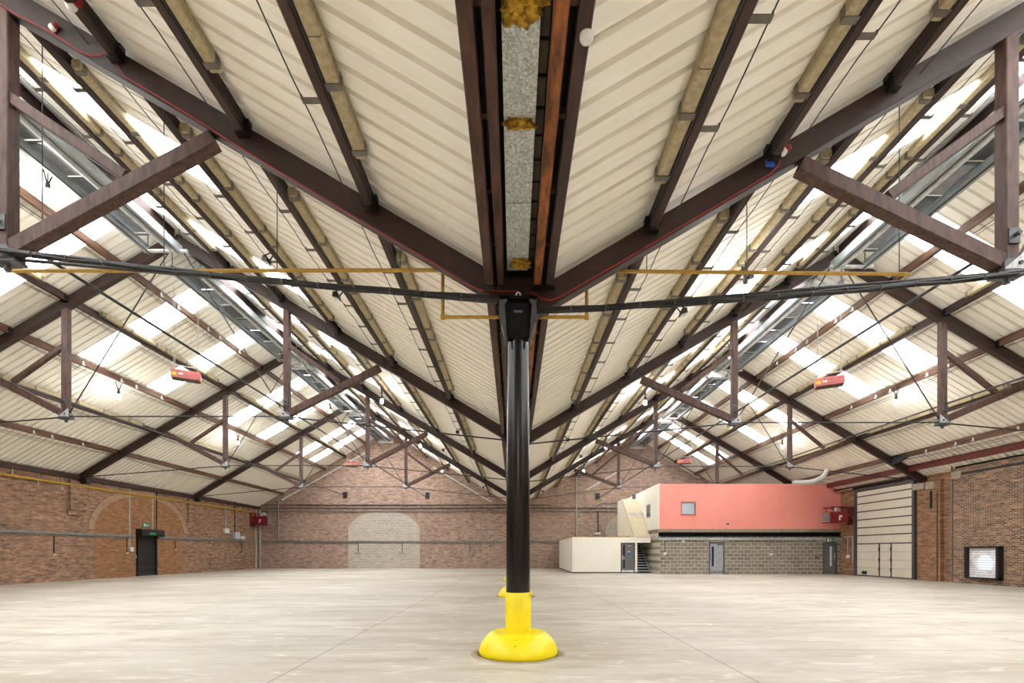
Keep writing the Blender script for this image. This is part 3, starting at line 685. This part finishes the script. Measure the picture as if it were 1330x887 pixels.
def exit_sign(c, wx, axis, label):
    o = thing('exit_sign', c, label, 'sign'); x, y, z = c
    q = (lambda u0, u1, d0, d1, z0, z1: MB().box(x + d0, x + d1, y + u0, y + u1, z + z0, z + z1)) if axis == 'X' else (lambda u0, u1, d0, d1, z0, z1: MB().box(x + u0, x + u1, y - d1, y - d0, z + z0, z + z1))
    q(-.27 * wx, .27 * wx, 0, .05, -.12, .12).build('panel', 'green', o)
    def add(*bx):
        m = MB()
        for b in bx: r = q(b[0] * wx, b[1] * wx, .05, .055, b[2], b[3]); m.add(r.v, r.f)
        return m
    add((-.22, -.10, -.09, .09)).build('door_symbol', 'white', o)
    add((.0, .04, .05, .09), (-.02, .05, -.02, .045), (.03, .09, -.0, .02), (-.05, -.015, -.08, -.015), (.03, .065, -.085, -.02)).build('running_figure', 'white', o)
    add((.12, .23, -.012, .012), (.12, .15, -.035, .035)).build('arrow', 'white', o)
exit_sign((XL + .02, 29.15, 3.05), 1, 'X', 'green exit sign above the black shutter door')
cnd = []
def vconduit(px, y0, y1, r, mat, label, X=XL, s=1, name='wall_conduit', kink=None):
    q0 = onX(px, y0, X); q1 = onX(px, y1, X); pts = [(X + s * .03, q0.y, q0.z), (X + s * .03, q0.y, q1.z)]
    if kink: pts = [(X + s * .03, q0.y - kink, q0.z)] + pts
    return solo(name, MB().tube(pts, r, 8), mat, label, 'conduit', 'wall conduits')
vconduit(167.5, 629, 712, .035, 'paleconduit', 'pale vertical conduit on the left wall, running down to the white call point')
vconduit(197.3, 632, 688, .04, 'paleconduit', 'pale vertical conduit on the left wall, above the black shutter door')
vconduit(202.8, 639, 688, .028, 'black', 'black cranked conduit on the left wall, above the black shutter door', kink=.9)
vconduit(292.5, 648, 686, .04, 'paleconduit', 'pale vertical conduit on the left wall, above the middle white box')
vconduit(304.4, 650, 691, .035, 'black', 'black vertical conduit on the left wall, above the grey blue box')
vconduit(15, 597, 618, .03, 'paleconduit', 'short pale conduit at the eaves of the left wall, nearest one')
vconduit(48.5, 604, 630, .03, 'paleconduit', 'short pale conduit at the eaves of the left wall, second from near end')
vconduit(79.5, 607, 636, .03, 'paleconduit', 'short pale conduit at the eaves of the left wall, before the third truss')
vconduit(102.5, 617, 659, .06, 'black', 'black downpipe under the third truss foot, left wall')
vconduit(252.5, 648, 672, .06, 'black', 'black downpipe under the fourth truss foot, left wall')
vconduit(135, 618, 630, .025, 'conduit', 'short grey conduit at the eaves of the left wall, over the brick arch')
vconduit(157, 622, 634, .025, 'conduit', 'short grey conduit at the eaves above the brick arch crown')
def wbox(px0, px1, py0, py1, d, mat, label, cat, name, X=XL, s=1, lid=None):
    a, b = onX(px0, py0, X), onX(px1, py1, X)
    o = thing(name, (X, (a.y + b.y) / 2, b.z), label, cat)
    z0, z1 = sorted((a.z, b.z)); y0, y1 = sorted((a.y, b.y))
    MB().box(X, X + s * d, y0, y1, z0, z1).build('case', mat, o)
    MB().box(X + s * d, X + s * (d + .012), y0 + (y1 - y0) * .08, y1 - (y1 - y0) * .08, z0 + (z1 - z0) * .08, z1 - (z1 - z0) * .08).build('cover', lid or mat, o)
    return o
wbox(289.8, 296, 686, 692.5, .14, 'white', 'white box on the left wall under the pale conduit', 'electrical box', 'junction_box')
wbox(302.8, 309, 691, 700, .18, 'glasspane', 'tall pale blue grey box on the left wall near the corner', 'electrical box', 'junction_box')
wbox(311, 316.5, 696, 700.5, .12, 'white', 'small cream box beside the tall grey blue box', 'electrical box', 'junction_box')
o = wbox(168, 172, 710.5, 716, .08, 'white', 'white call point left of the black shutter door', 'call point', 'call_point')
wbox(173.2, 176, 721, 725, .08, 'grey', 'small grey switch beside the black shutter frame', 'switch', 'wall_switch')
for i, (x, yb, lb) in enumerate(((69.5, 720, 'nearest'), (164.3, 718, 'left of the black shutter'), (227, 714, 'right of the black shutter'), (271.5, 708, 'farther from the shutter'), (313.5, 719, 'nearest the corner'))):
    a = onX(x, 703, XL); b = onX(x, yb, XL)
    o = thing('power_outlet', (XL, a.y, b.z), 'wall socket on a dark drop conduit from the left trunking, %s' % lb, 'socket', 'sockets on drop conduits')
    MB().tube([(XL + .03, a.y, 2.23), (XL + .03, a.y, b.z + .05)], .022, 6).build('drop_conduit', 'black', o)
    MB().box(XL, XL + .07, a.y - .09, a.y + .09, b.z - .045, b.z + .045).build('socket', 'paleconduit', o)

# ------------------------------------------------------------------ back wall fittings
YB = BACK
def bp_(px, py): return P(px, py, YB)
def hpipe(x0, x1, y, r, mat, label, off=.06, name='wall_pipe'):
    a, b = bp_(x0, y), bp_(x1, y); return solo(name, MB().tube([(a.x, YB - off, a.z), (b.x, YB - off, b.z)], r, 8), mat, label, 'pipe', 'pipes along the gable wall')
hpipe(339, 715, 656, .035, 'black', 'black pipe along the gable wall, uppermost of three')
hpipe(345, 800, 660, .04, 'seal', 'brown pipe along the gable wall, middle of three', .08)
hpipe(337, 802, 664, .05, 'conduit', 'grey pipe along the gable wall, lowest of three', .08)
a, b = bp_(337, 705), bp_(724.5, 702)
solo('cable_trunking', MB().box(-22.1, 4.0, YB - .09, YB, 2.26, 2.40).box(-22.1, 4.0, YB - .05, YB, 2.18, 2.21), 'conduit', 'grey trunking along the gable wall at door height', 'trunking')
def vpipe(x, y0, y1, r, mat, label, off=.1):
    a, b = bp_(x, y0), bp_(x, y1); return solo('wall_conduit', MB().tube([(a.x, YB - off, a.z), (a.x, YB - off, b.z)], r, 8), mat, label, 'conduit', 'wall conduits')
vpipe(362, 648, 702, .06, 'conduit', 'grey vertical pipe on the gable wall near the left corner')
vpipe(748.6, 617, 697, .055, 'paleconduit', 'tall pale pipe on the gable wall above the cream cabin')
vpipe(776.5, 664, 692, .04, 'black', 'black vertical pipe on the gable wall above the cream cabin')
vpipe(789.5, 656, 692, .03, 'paleconduit', 'thin pale pipe on the gable wall beside the right arch')
solo('wall_conduit', MB().tube([bp_(774, 664) - Vector((0, .1, 0)), bp_(774, 661) - Vector((0, .1, 0)), bp_(776, 656) - Vector((0, .1, 0)), bp_(780, 653.5) - Vector((0, .1, 0)), bp_(802, 653.5) - Vector((0, .1, 0))], .04, 8), 'conduit', 'grey bent pipe on the gable wall over the cream cabin', 'conduit', 'wall conduits')
for x, lb in ((465.5, 'in the left part of the grey arch'), (522.5, 'in the right part of the grey arch'), (610, 'between the grey arch and the column')):
    p = bp_(x, 719)
    o = thing('power_outlet', (p.x, YB, p.z), 'socket on gable trunking drop, %s' % lb, 'socket', 'sockets on drop conduits')
    MB().tube([(p.x, YB - .04, 2.2), (p.x, YB - .04, p.z)], .03, 6).build('drop_conduit', 'black', o)
    MB().box(p.x - .22, p.x + .22, YB - .08, YB, p.z - .07, p.z + .07).build('socket', 'grey', o)
for x, y, lb in ((448.5, 642.5, 'left of the grey arch crown'), (555.5, 643, 'right of the grey arch crown'), (776, 644, 'above the cream cabin')):
    p = bp_(x, y)
    o = thing('rod_anchor', (p.x, YB, p.z), 'black anchor block on the gable wall, %s' % lb, 'bracket', 'black wall anchors')
    MB().box(p.x - .16, p.x + .16, YB - .16, YB, p.z - .28, p.z + .22).build('block', 'black', o)
    MB().lathe([(.07, -.26), (.07, -.16)], (p.x, YB, p.z), 12, 'Y').build('nut', 'black', o)
for x0, y0, x1, y1, lb in ((475, 588, 367, 649, 'left gable, outer slope'), (563, 607, 638, 652, 'left gable, valley slope'), (762, 636, 802, 613, 'right gable, valley slope'), (858, 592, 908, 621, 'right gable, outer slope')):
    a, b = bp_(x0, y0), bp_(x1, y1)
    solo('gable_conduit', MB().tube([a - Vector((0, .07, 0)), b - Vector((0, .07, 0))], .06, 8), 'white', 'pale sloping conduit on the brick gable, %s' % lb, 'conduit', 'sloping gable conduits')
p = bp_(776, 693)
o = wbox_ = thing('socket_box', (p.x, YB, p.z), 'white box on the gable wall just above the cream cabin roof', 'electrical box')
MB().box(p.x - .24, p.x + .24, YB - .14, YB, p.z - .08, p.z + .10).build('case', 'white', o)
MB().box(p.x - .2, p.x + .2, YB - .15, YB - .14, p.z - .06, p.z + .08).build('cover', 'white', o)
# corner pipes
for x, r_, mat, lb in ((332.5, .07, 'paleconduit', 'stout grey'), (338, .05, 'paleconduit', 'slim grey')):
    p = P(x, 700, 41.6)
    solo('corner_pipe', MB().tube([(p.x, 41.6, 0), (p.x, 41.6, 5.1)], r_, 10), mat, '%s vertical pipe in the far left corner' % lb, 'pipe', 'corner pipes')

# ------------------------------------------------------------------ red unit heaters on brackets
def unit_heater(x0, x1, Y, z0, z1, wallx, label, flip):
    o = thing('unit_heater', ((x0 + x1) / 2, Y, z0), label, 'heater', 'red unit heaters on wall brackets')
    MB().cbox(x0, x1, Y - .4, Y + .4, z0, z1, .03).build('casing', 'red', o)
    xm = x0 + (x1 - x0) * .35; gs = -1 if wallx > 0 else 1; gx = x0 if wallx > 0 else x1
    MB().box(*sorted((gx, gx + gs * .03)), Y - .34, Y + .34, z0 + .06, z1 - .06).build('grille', 'darksteel', o)
    for i in range(5):
        z = z0 + .1 + (z1 - z0 - .2) * i / 4
        MB().prism([(gx + gs * .07, Y - .34, z - .02), (gx + gs * .03, Y - .34, z + .05), (gx + gs * .03, Y - .34, z - .02)], (0, .68, 0)).build('louvre', 'grey', o)
    MB().box(xm + .14, xm + .34, Y - .415, Y - .4, z0 + .35, z0 + .45).box(xm + .14, xm + .22, Y - .415, Y - .4, z0 + .16, z0 + .35).build('label', 'white', o)
    MB().tube([(xm + .2, Y, z1), (xm + .2, Y, z1 + .2), (xm + .35, Y, z1 + .26), (xm + .5, Y, z1 + .1)], .08, 10).build('flue', 'lightsteel', o)
    e = wallx - .02 if wallx > 0 else wallx + .02
    for y in (Y - .36, Y + .36):
        MB().beam((x0 + .05, y, z1 + .28), (e, y, z1 + .28), .07, .08).beam(((x0 + x1) / 2, y, z1 + .26), (e, y, z0 + .1), .05, .05).box(x0 + .2, x0 + .23, y - .015, y + .015, z1 - .02, z1 + .26).build('bracket_arm', 'red', o)
    MB().box(min(e, e - .06 * (1 if wallx > 0 else -1)), max(e, e - .06 * (1 if wallx > 0 else -1)), Y - .45, Y + .45, z0 - .1, z1 + .34).build('wall_plate', 'redbeam', o)
unit_heater(19.35, 20.4, 29.9, 3.22, 3.90, 21.0, 'red unit heater on a bracket beside the coral wall and tall door', False)
unit_heater(-22.0, -20.75, 41.1, 3.72, 4.45, -22.2, 'red unit heater on a bracket in the far left corner', True)

# ------------------------------------------------------------------ right wall: sectional door, vent, pipes
XR = 21.0
o = thing('sectional_door', (XR, 27.3, 0), 'tall cream sectional door with wicket in the right brick wall', 'door')
y0, y1, zt = 25.2, 29.5, 5.08
zs = [.06, .52, .98, 1.44, 1.92, 2.42, 2.88, 3.36, 3.84, 4.32, 4.76, zt]
for i, (a, b) in enumerate(zip(zs[:-1], zs[1:])):
    pm = MB()
    if i < 4:
        for ya, yb in ((y0 + .1, 26.72), (26.78, 27.58), (27.64, y1 - .1)): pm.box(XR - .10, XR - .04, ya, yb, a + .006, b - .006)
    else: pm.box(XR - .10, XR - .04, y0 + .1, y1 - .1, a + .035, b - .035)
    p_ = pm.build('door_panel', 'panel', o)
    if i >= 3: MB().box(XR - .105, XR - .05, y0 + .1, y1 - .1, b - .034, b + .034).build('joint_seal', 'seal', p_)
MB().box(XR - .05, XR - .03, y0, y1, 0, zt).build('back_sheet', 'seal', o)
for y in (y0, y1): MB().box(XR - .18, XR, y - .07, y + .09, 0, zt + .1).build('track', 'frame', o)
MB().box(XR - .22, XR, y0 - .07, y1 + .07, zt, zt + .16).build('header', 'frame', o)
for y in (26.75, 27.61):
    MB().box(XR - .125, XR - .09, y - .035, y + .035, .06, 1.95).build('wicket_stile', 'seal', o)
    for z in (.45, 1.0, 1.6): MB().box(XR - .15, XR - .10, y - .05, y + .05, z - .09, z + .09).build('hinge', 'frame', o)
MB().box(XR - .15, XR - .1, 28.6, 28.95, .12, .30).build('pull_handle', 'black', o)
MB().box(XR - .12, XR - .03, y0, y1, 0, .06).build('bottom_seal', 'frame', o)
# vent
o = thing('extract_vent', (20.7, 21.3, .2), 'square black framed louvre vent with pale fan in the right brick wall', 'vent')
XV_ = 20.7; a = onX(1258.5, 710, XV_); b = onX(1303.5, 751, XV_); ya, yb = b.y, a.y; z0, z1 = .25, 1.68
for bx in ((ya, ya + .12, z0, z1), (yb - .12, yb, z0, z1)): MB().box(XV_ - .22, XV_, *bx).build('frame_side', 'black', o)
for bx in ((ya, yb, z1 - .07, z1), (ya, yb, z0, z0 + .06)): MB().box(XV_ - .22, XV_, *bx).build('frame_rail', 'black', o)
n = 12; yc = (ya + yb) / 2 - .08; zc = (z0 + z1) / 2 - .02; rc_ = .37
lb = lambda q0, q1, z, e: MB().prism([(XV_ - .10 - e, q0, z - .052), (XV_ - .085 - e, q0, z - .052), (XV_ - .065 - e, q0, z + .046), (XV_ - .08 - e, q0, z + .046)], (0, q1 - q0, 0))
for i in range(n):
    z = z0 + .12 + (z1 - z0 - .22) * i / (n - 1)
    lb(ya + .12, yb - .12, z, 0).build('louvre_blade', 'louvre', o)
    w_ = rc_ ** 2 - (z - zc) ** 2
    if w_ > .02: lb(yc - w_ ** .5, yc + w_ ** .5, z, .004).build('glow_slat', 'fan', o)  # slat pieces within the circle glow to imitate daylight coming through
MB().box(XV_ - .03, XV_ - .01, ya + .1, yb - .1, z0 + .05, z1 - .05).build('back_panel', 'conduit', o)
# wall pipes on the right
def rp(px, y0, y1, r, mat, label, X): 
    a, b = onX(px, y0, X), onX(px, y1, X)
    return solo('wall_conduit', MB().tube([(X - .04, a.y, max(a.z, 0.02)), (X - .04, a.y, max(b.z, 0.02))], r, 8), mat, label, 'conduit', 'wall conduits')
rp(1210, 638, 660, .05, 'black', 'short black downpipe under the third truss foot, right wall', 20.82)
rp(1237.5, 600, 757, .04, 'conduit', 'tall grey conduit on the right wall where the brickwork steps', 20.8)
rp(1218.5, 640, 756, .035, 'seal', 'thin brown pipe down the pilaster edge, right wall', 20.85)
for k, (za, yy, lb) in enumerate(((5.30, 26.5, 'above the tall cream door'),)):
    solo('roof_pipe', MB().tube([(20.5, 24.9, 5.35), (20.5, 30.9, 5.35)], .05, 8), 'rod', 'dark pipe %s' % lb, 'pipe')
solo('cable_trunking', MB().box(20.66, 20.7, 19, 22.6, 5.0, 5.1), 'black', 'black cable tray high on the right brickwork', 'trunking')
p = onX(1097, 722, 20.95)
o = thing('wall_switch', (20.95, 30.3, 1.2), 'white switch box left of the tall cream door', 'switch')
MB().box(20.9, 21.0, 30.2, 30.4, 1.05, 1.25).build('case', 'white', o)
MB().tube([(20.95, 30.3, 1.25), (20.95, 30.3, 2.35)], .025, 6).build('conduit', 'paleconduit', o)
MB().tube([(20.95, 29.85, .75), (20.95, 29.85, 2.38), (20.95, 30.6, 2.38)], .03, 6).build('conduit', 'paleconduit', o)
solo('gas_pipe', MB().tube([(20.92, 29.7, 2.6), (20.92, 29.7, 3.7)], .04, 8), 'gas', 'short ochre gas pipe beside the red heater and tall door', 'pipe')
# cleats on top of the right rafters
for k in (2, 3):
    X = XV + 2 * RIGHT['half'] - RIGHT['d'][0]; z = zr(RIGHT, X) + .195
    o = thing('purlin_shoe', (X, TR[k] - .5, z), 'black steel shoe under the lowest right purlin at the %s truss' % TN[k], 'bracket', 'black purlin shoes')
    MB().prism([(X - .07, TR[k] - 1.0, z + .02), (X - .07, TR[k] - .30, z - .16), (X - .07, TR[k] - .12, z - .16), (X - .07, TR[k] - .12, z + .22), (X - .07, TR[k] - 1.0, z + .22)], (-.02, 0, 0)).build('side_plate', 'black', o)
    MB().prism([(X + .09, TR[k] - 1.0, z + .02), (X + .09, TR[k] - .30, z - .16), (X + .09, TR[k] - .12, z - .16), (X + .09, TR[k] - .12, z + .15), (X + .09, TR[k] - 1.0, z + .15)], (.02, 0, 0)).build('side_plate', 'black', o)
    MB().prism([(X - .07, TR[k] - 1.0, z + .0), (X - .07, TR[k] - .30, z - .18), (X - .07, TR[k] - .12, z - .18), (X - .07, TR[k] - .12, z - .16), (X - .07, TR[k] - .30, z - .16), (X - .07, TR[k] - 1.0, z + .02)], (.16, 0, 0)).build('bottom_plate', 'black', o)
solo('steel_lintel', MB().box(20.86, 21.0, 25.0, 29.75, 5.26, 5.50).box(20.78, 21.0, 25.0, 29.75, 5.24, 5.26), 'eaves', 'dark steel lintel above the tall cream sectional door', 'lintel')

# ------------------------------------------------------------------ office block
YO = 31.0; k = YO / F
o = thing('office_block', (15, YO, 0), 'two storey office with coral upper wall over grey blockwork', 'building')
xl, xr = 9.36, 20.98
lw = MB()
d1, d2 = (12.52, 13.52), (19.83, 20.72)
for a, b in ((xl, d1[0]), (d1[1], d2[0]), (d2[1], xr)): lw.box(a, b, YO, YO + .2, 0, 2.42)
for a, b in (d1, d2): lw.box(a, b, YO, YO + .2, 2.06, 2.42)
lw.box(xl, xl + .2, YO + .2, BACK - .05, 0, 2.42)
lw.build('block_wall', 'block', o)
MB().box(xl - .12, xr, YO - .08, YO + .3, 2.70, 2.90).box(xl - .12, xl + .2, YO + .3, BACK - .05, 2.70, 2.90).build('floor_slab', 'slab', o)
MB().box(xl + .02, xr, YO + .12, YO + .3, 2.42, 2.70).box(xl, xr, YO - .05, YO + .3, 2.66, 2.70).box(xl, xr, YO - .05, YO + .3, 2.42, 2.45).build('steel_beam', 'void', o)
pw = MB(); wx0, wx1, wz0, wz1 = P(885.5, 0, YO).x, P(902.5, 0, YO).x, 3.86, 4.62
pw.box(xl, wx0, YO, YO + .15, 2.9, 5.76).box(wx1, xr, YO, YO + .15, 2.9, 5.76).box(wx0, wx1, YO, YO + .15, 2.9, wz0).box(wx0, wx1, YO, YO + .15, wz1, 5.76)
pw.build('upper_wall', 'pink', o)
MB().box(xl - .06, xl + .1, YO + .02, BACK - .05, 2.9, 5.82).build('side_wall', 'cream', o)
MB().box(xl - .0, xl + .04, YO - .015, YO + .02, 2.9, 5.78).box(xl, 18.9, YO - .01, YO + .16, 5.76, 5.80).build('edge_trim', 'pink', o)
wf = MB().box(wx0 - .05, wx0, YO - .04, YO + .08, wz0 - .05, wz1 + .05).box(wx1, wx1 + .05, YO - .04, YO + .08, wz0 - .05, wz1 + .05).box(wx0, wx1, YO - .04, YO + .08, wz1, wz1 + .05).box(wx0 - .08, wx1 + .08, YO - .07, YO + .08, wz0 - .07, wz0).build('window_frame', 'salmon', o)
MB().box(wx0, wx1, YO + .06, YO + .075, wz0, wz1).build('pane', 'glasspane', wf)
sf = MB().box(xl - .09, xl - .06, 32.85, 33.75, 3.80, 4.70).build('side_window_frame', 'grey', o)
MB().box(xl - .095, xl - .09, 32.95, 33.65, 3.9, 4.6).build('pane', 'darkpane', sf)
MB().box(xl - .05, xr, YO - .12, YO, 2.20, 2.34).build('wall_trunking', 'steel', o)
def office_door(x0, x1, mat, pane, handle_left, kick=True):
    d = MB().box(x0 + .05, x1 - .05, YO + .03, YO + .08, .02, 1.99).build('door', mat, o)
    MB().box(x0, x0 + .06, YO - .02, YO + .12, 0, 2.06).box(x1 - .06, x1, YO - .02, YO + .12, 0, 2.06).box(x0, x1, YO - .02, YO + .12, 1.99, 2.06).build('door_frame', 'frame', o)
    w = x1 - x0
    if handle_left: px = x0 + .20
    else: px = x0 + .46
    MB().box(px, px + .13, YO + .02, YO + .03, .52, 1.78).build('vision_panel', pane, d)
    hx = x0 + .1 if handle_left else x1 - .14
    MB().box(hx, hx + .035, YO - .03, YO + .03, .95, 1.35).build('pull_handle', 'steel', d)
    if kick: MB().box(x0 + .06, x1 - .06, YO + .02, YO + .03, .02, .22).build('kick_plate', 'conduit', d)
    MB().box(x0 - .3, x1 + .3, YO - .02, YO, 2.07, 2.17).build('lintel', 'stone', o)
    MB().box(x0 + .55, x1 - .1, YO - .01, YO + .03, 1.88, 1.94).build('door_closer', 'frame', d)
office_door(*d1, 'doorgrey', 'darkpane', True)
office_door(*d2, 'doordark', 'lightpane', False, False)
exit_sign((20.2, YO - .13, 2.19), .9, 'Y', 'green exit sign over the dark grey office door')
for x, y, lb in ((1001, 720, 'in the middle of the blockwork'), (1060.5, 724, 'beside the dark grey office door'), (887, 703, 'under the office trunking near the coral window')):
    p = P(x, y, YO)
    q = thing('power_outlet', (p.x, YO, p.z), 'small socket on the office wall, %s' % lb, 'socket', 'sockets on the office wall')
    MB().box(p.x - .1, p.x + .1, YO - .07, YO, p.z - .06, p.z + .06).build('socket', 'white' if x != 1060.5 else 'frame', q)
    if p.z < 2: MB().tube([(p.x, YO - .02, p.z), (p.x, YO - .02, 2.2)], .015, 6).build('drop_conduit', 'conduit', q)
p = P(857, 718, YO)
q = thing('power_outlet', (p.x, YO, 1.2), 'socket on a dark drop at the left end of the office blockwork', 'socket', 'sockets on the office wall')
MB().box(9.62, 9.78, YO - .07, YO, 1.25, 1.42).build('socket', 'white', q); MB().tube([(9.7, YO - .02, 1.4), (9.7, YO - .02, 2.2)], .02, 6).build('drop_conduit', 'frame', q)
p = P(944.5, 681, YO)
q = thing('wall_lamp', (p.x, YO, p.z), 'tiny dark lamp low on the coral wall', 'lamp')
MB().tube([(p.x - .05, YO, p.z), (p.x - .05, YO - .12, p.z + .04)], .025, 8).build('arm', 'frame', q); MB().lathe([(.03, -.06), (.075, .02), (.03, .06)], (p.x, YO - .14, p.z + .02), 14).build('shade', 'frame', q)
# flexible duct on the office roof
pts = [P(x, y, 24.35) for x, y in ((1030, 626.5), (1040, 626.5), (1050, 626.5), (1059, 624.5), (1066, 621), (1071, 617), (1073, 613), (1074, 609))]
solo('flexible_duct', MB().tube(pts, [.10, .11, .12, .12, .12, .11, .10, .09], 14), 'paleconduit', 'white flexible duct draped from the third truss rod near the coral office wall', 'duct')

# ------------------------------------------------------------------ cream cabin with stair
YC = 32.75
o = thing('cabin', (6, YC, 0), 'low cream panelled cabin standing against the gable wall', 'building')
cx0, cx1 = 3.98, 8.38
zt = 2.42
nP = 7
fr = MB().box(cx0, 7.26, YC, YC + .08, .08, zt).box(7.26, 8.22, YC, YC + .08, 2.06, zt).box(8.22, cx1, YC, YC + .08, .08, zt)
fr.build('front_wall', 'cream', o)
MB().box(cx1, 9.3, YC, YC + .12, 2.06, zt).build('stair_header', 'cream', o)
MB().box(cx0, cx0 + .08, YC + .08, BACK - .02, .08, zt).build('side_wall', 'cream', o)
MB().box(cx1 - .1, cx1, YC + .08, 37.9, 0, zt).build('inner_wall', 'cream', o)
for i in range(1, 8):
    x = cx0 + i * .44
    MB().box(x - .008, x + .008, YC - .006, YC, .08, zt).build('panel_joint', 'cream', o)
for i in range(1, 8):
    y = YC + i * 1.2
    MB().box(cx0 - .006, cx0, y - .01, y + .01, .08, zt).build('panel_joint', 'cream', o)
MB().box(cx0 - .02, cx1, YC - .02, YC + .1, 0, .08).box(cx0 - .02, cx0 + .06, YC, BACK - .02, 0, .08).build('plinth', 'frame', o)
MB().box(cx0 + .03, cx1, YC + .05, BACK - .02, zt, zt + .03).build('roof', 'tan', o)
ed = MB()
for i in range(40):
    y = YC + .1 + random.random() * 9; x = cx0 + .05 + random.random() * .5 if i < 22 else cx0 + .3 + random.random() * 3.6
    if i >= 22: y = YC + .1 + random.random() * .5
    w = .06 + random.random() * .2; ed.box(x, x + w, y, y + w * (1 + random.random() * 2), zt + .03, zt + .05 + random.random() * .1)
ed.build('roof_offcut', 'ply', o)
d = MB().box(7.33, 8.15, YC + .02, YC + .06, .2, 2.0).build('door', 'doordark', o)
MB().box(7.26, 7.33, YC - .03, YC + .1, .0, 2.06).box(8.15, 8.22, YC - .03, YC + .1, 0, 2.06).box(7.26, 8.22, YC - .03, YC + .1, 2.0, 2.06).build('door_frame', 'frame', o)
MB().box(7.33, 8.15, YC - .01, YC + .06, .02, .2).build('kick_plate', 'white', d)
for z0, z1 in ((.35, .9), (1.15, 1.9)): MB().box(7.42, 7.56, YC + .01, YC + .02, z0, z1).build('vision_panel', 'darkpane', d)
MB().box(7.37, 7.41, YC - .03, YC + .02, .9, 1.2).build('pull_handle', 'white', d)
MB().box(7.72, 7.92, YC + .012, YC + .02, 1.22, 1.4).build('notice', 'blue', d)
MB().box(7.76, 7.88, YC + .012, YC + .02, 1.41, 1.48).build('notice', 'white', d)
MB().box(7.75, 8.0, YC + .0, YC + .03, 1.82, 1.88).build('door_closer', 'steel', d)
# staircase
o = thing('staircase', (8.9, YC, 0), 'grey open tread staircase climbing beside the cream cabin door', 'stairs')
nt_ = 13
for i in range(nt_):
    y = YC + .15 + i * .232; z = .18 * (i + 1)
    MB().box(8.40, 9.25, y, y + .25, z - .055, z).build('tread', 'plate', o)
    MB().box(8.40, 9.25, y + .23, y + .24, z - .02, z + .13).build('tread_gap_shade', 'void', o)  # black boards paint in the darkness of the open gaps between treads
for x in (8.40, 9.28): MB().prism([(x, YC + .02, 0), (x, YC + .30, 0), (x, YC + .45 + nt_ * .232, nt_ * .18), (x, YC + .15 + nt_ * .232, nt_ * .18 + .05)], (.04, 0, 0)).build('stringer', 'plate', o)
o = thing('stair_enclosure', (8.7, YC, zt), 'cream sloping stair enclosure rising above the cabin to the office', 'building')
ea, eb = 8.17, 9.28
yt, zt2 = 36.3, 5.34
MB().prism([(ea, YC + .02, zt), (ea, yt, zt2), (ea, 38.0, zt2 + .05), (ea, 38.0, zt)], (.1, 0, 0)).build('side_wall', 'cream', o)
MB().prism([(ea, YC, zt + .03), (ea, yt, zt2 + .03), (ea, yt, zt2 - .07), (ea, YC + .12, zt + .03)], (eb - ea, 0, 0)).build('sloping_roof', 'tan', o)  # cream slope coloured tan, its shade put into the colour
MB().box(ea, eb, yt, 38.0, zt2, zt2 + .05).build('flat_roof', 'cream', o)
fz = lambda y: zt + .03 + (y - YC) * (zt2 - zt) / (yt - YC)
MB().box(ea + .22, eb, 34.65, 35.0, fz(34.65) - .05, fz(34.65) + .22).build('white_ledge', 'white', o)
MB().box(eb - .28, eb - .02, yt + .35, yt + .4, zt2 + .05, zt2 + .45).build('vent_cap', 'darksteel', o)

# ------------------------------------------------------------------ light: overcast sky, lamps
w = bpy.data.worlds.new('overcast sky'); S.world = w; w.use_nodes = True
bg = w.node_tree.nodes['Background']; bg.inputs[0].default_value = (.97, .985, 1, 1); bg.inputs[1].default_value = 6

# ------------------------------------------------------------------ camera
cd = bpy.data.cameras.new('camera'); cam = bpy.data.objects.new('camera', cd); COL.objects.link(cam)
cam.location = (0, 0, H); cam.rotation_euler = (math.pi / 2, 0, 0)
cd.sensor_width = 36; cd.sensor_fit = 'HORIZONTAL'; cd.lens = F / 1330 * 36
cd.shift_x = (665 - VX) / 1330; cd.shift_y = (VY - 443.5) / 1330; cd.clip_start = .05; cd.clip_end = 300
S.camera = cam
S.view_settings.view_transform = 'Standard'; S.view_settings.look = 'None'; S.view_settings.gamma = 1
S.view_settings.exposure = 1.32; S.view_settings.use_curve_mapping = False
cy = S.cycles
cy.max_bounces = 10; cy.diffuse_bounces = 6; cy.transparent_max_bounces = 12; cy.sample_clamp_indirect = 8
cy.use_denoising = True
for o in COL.objects:
    if '_w' in o: del o['_w']
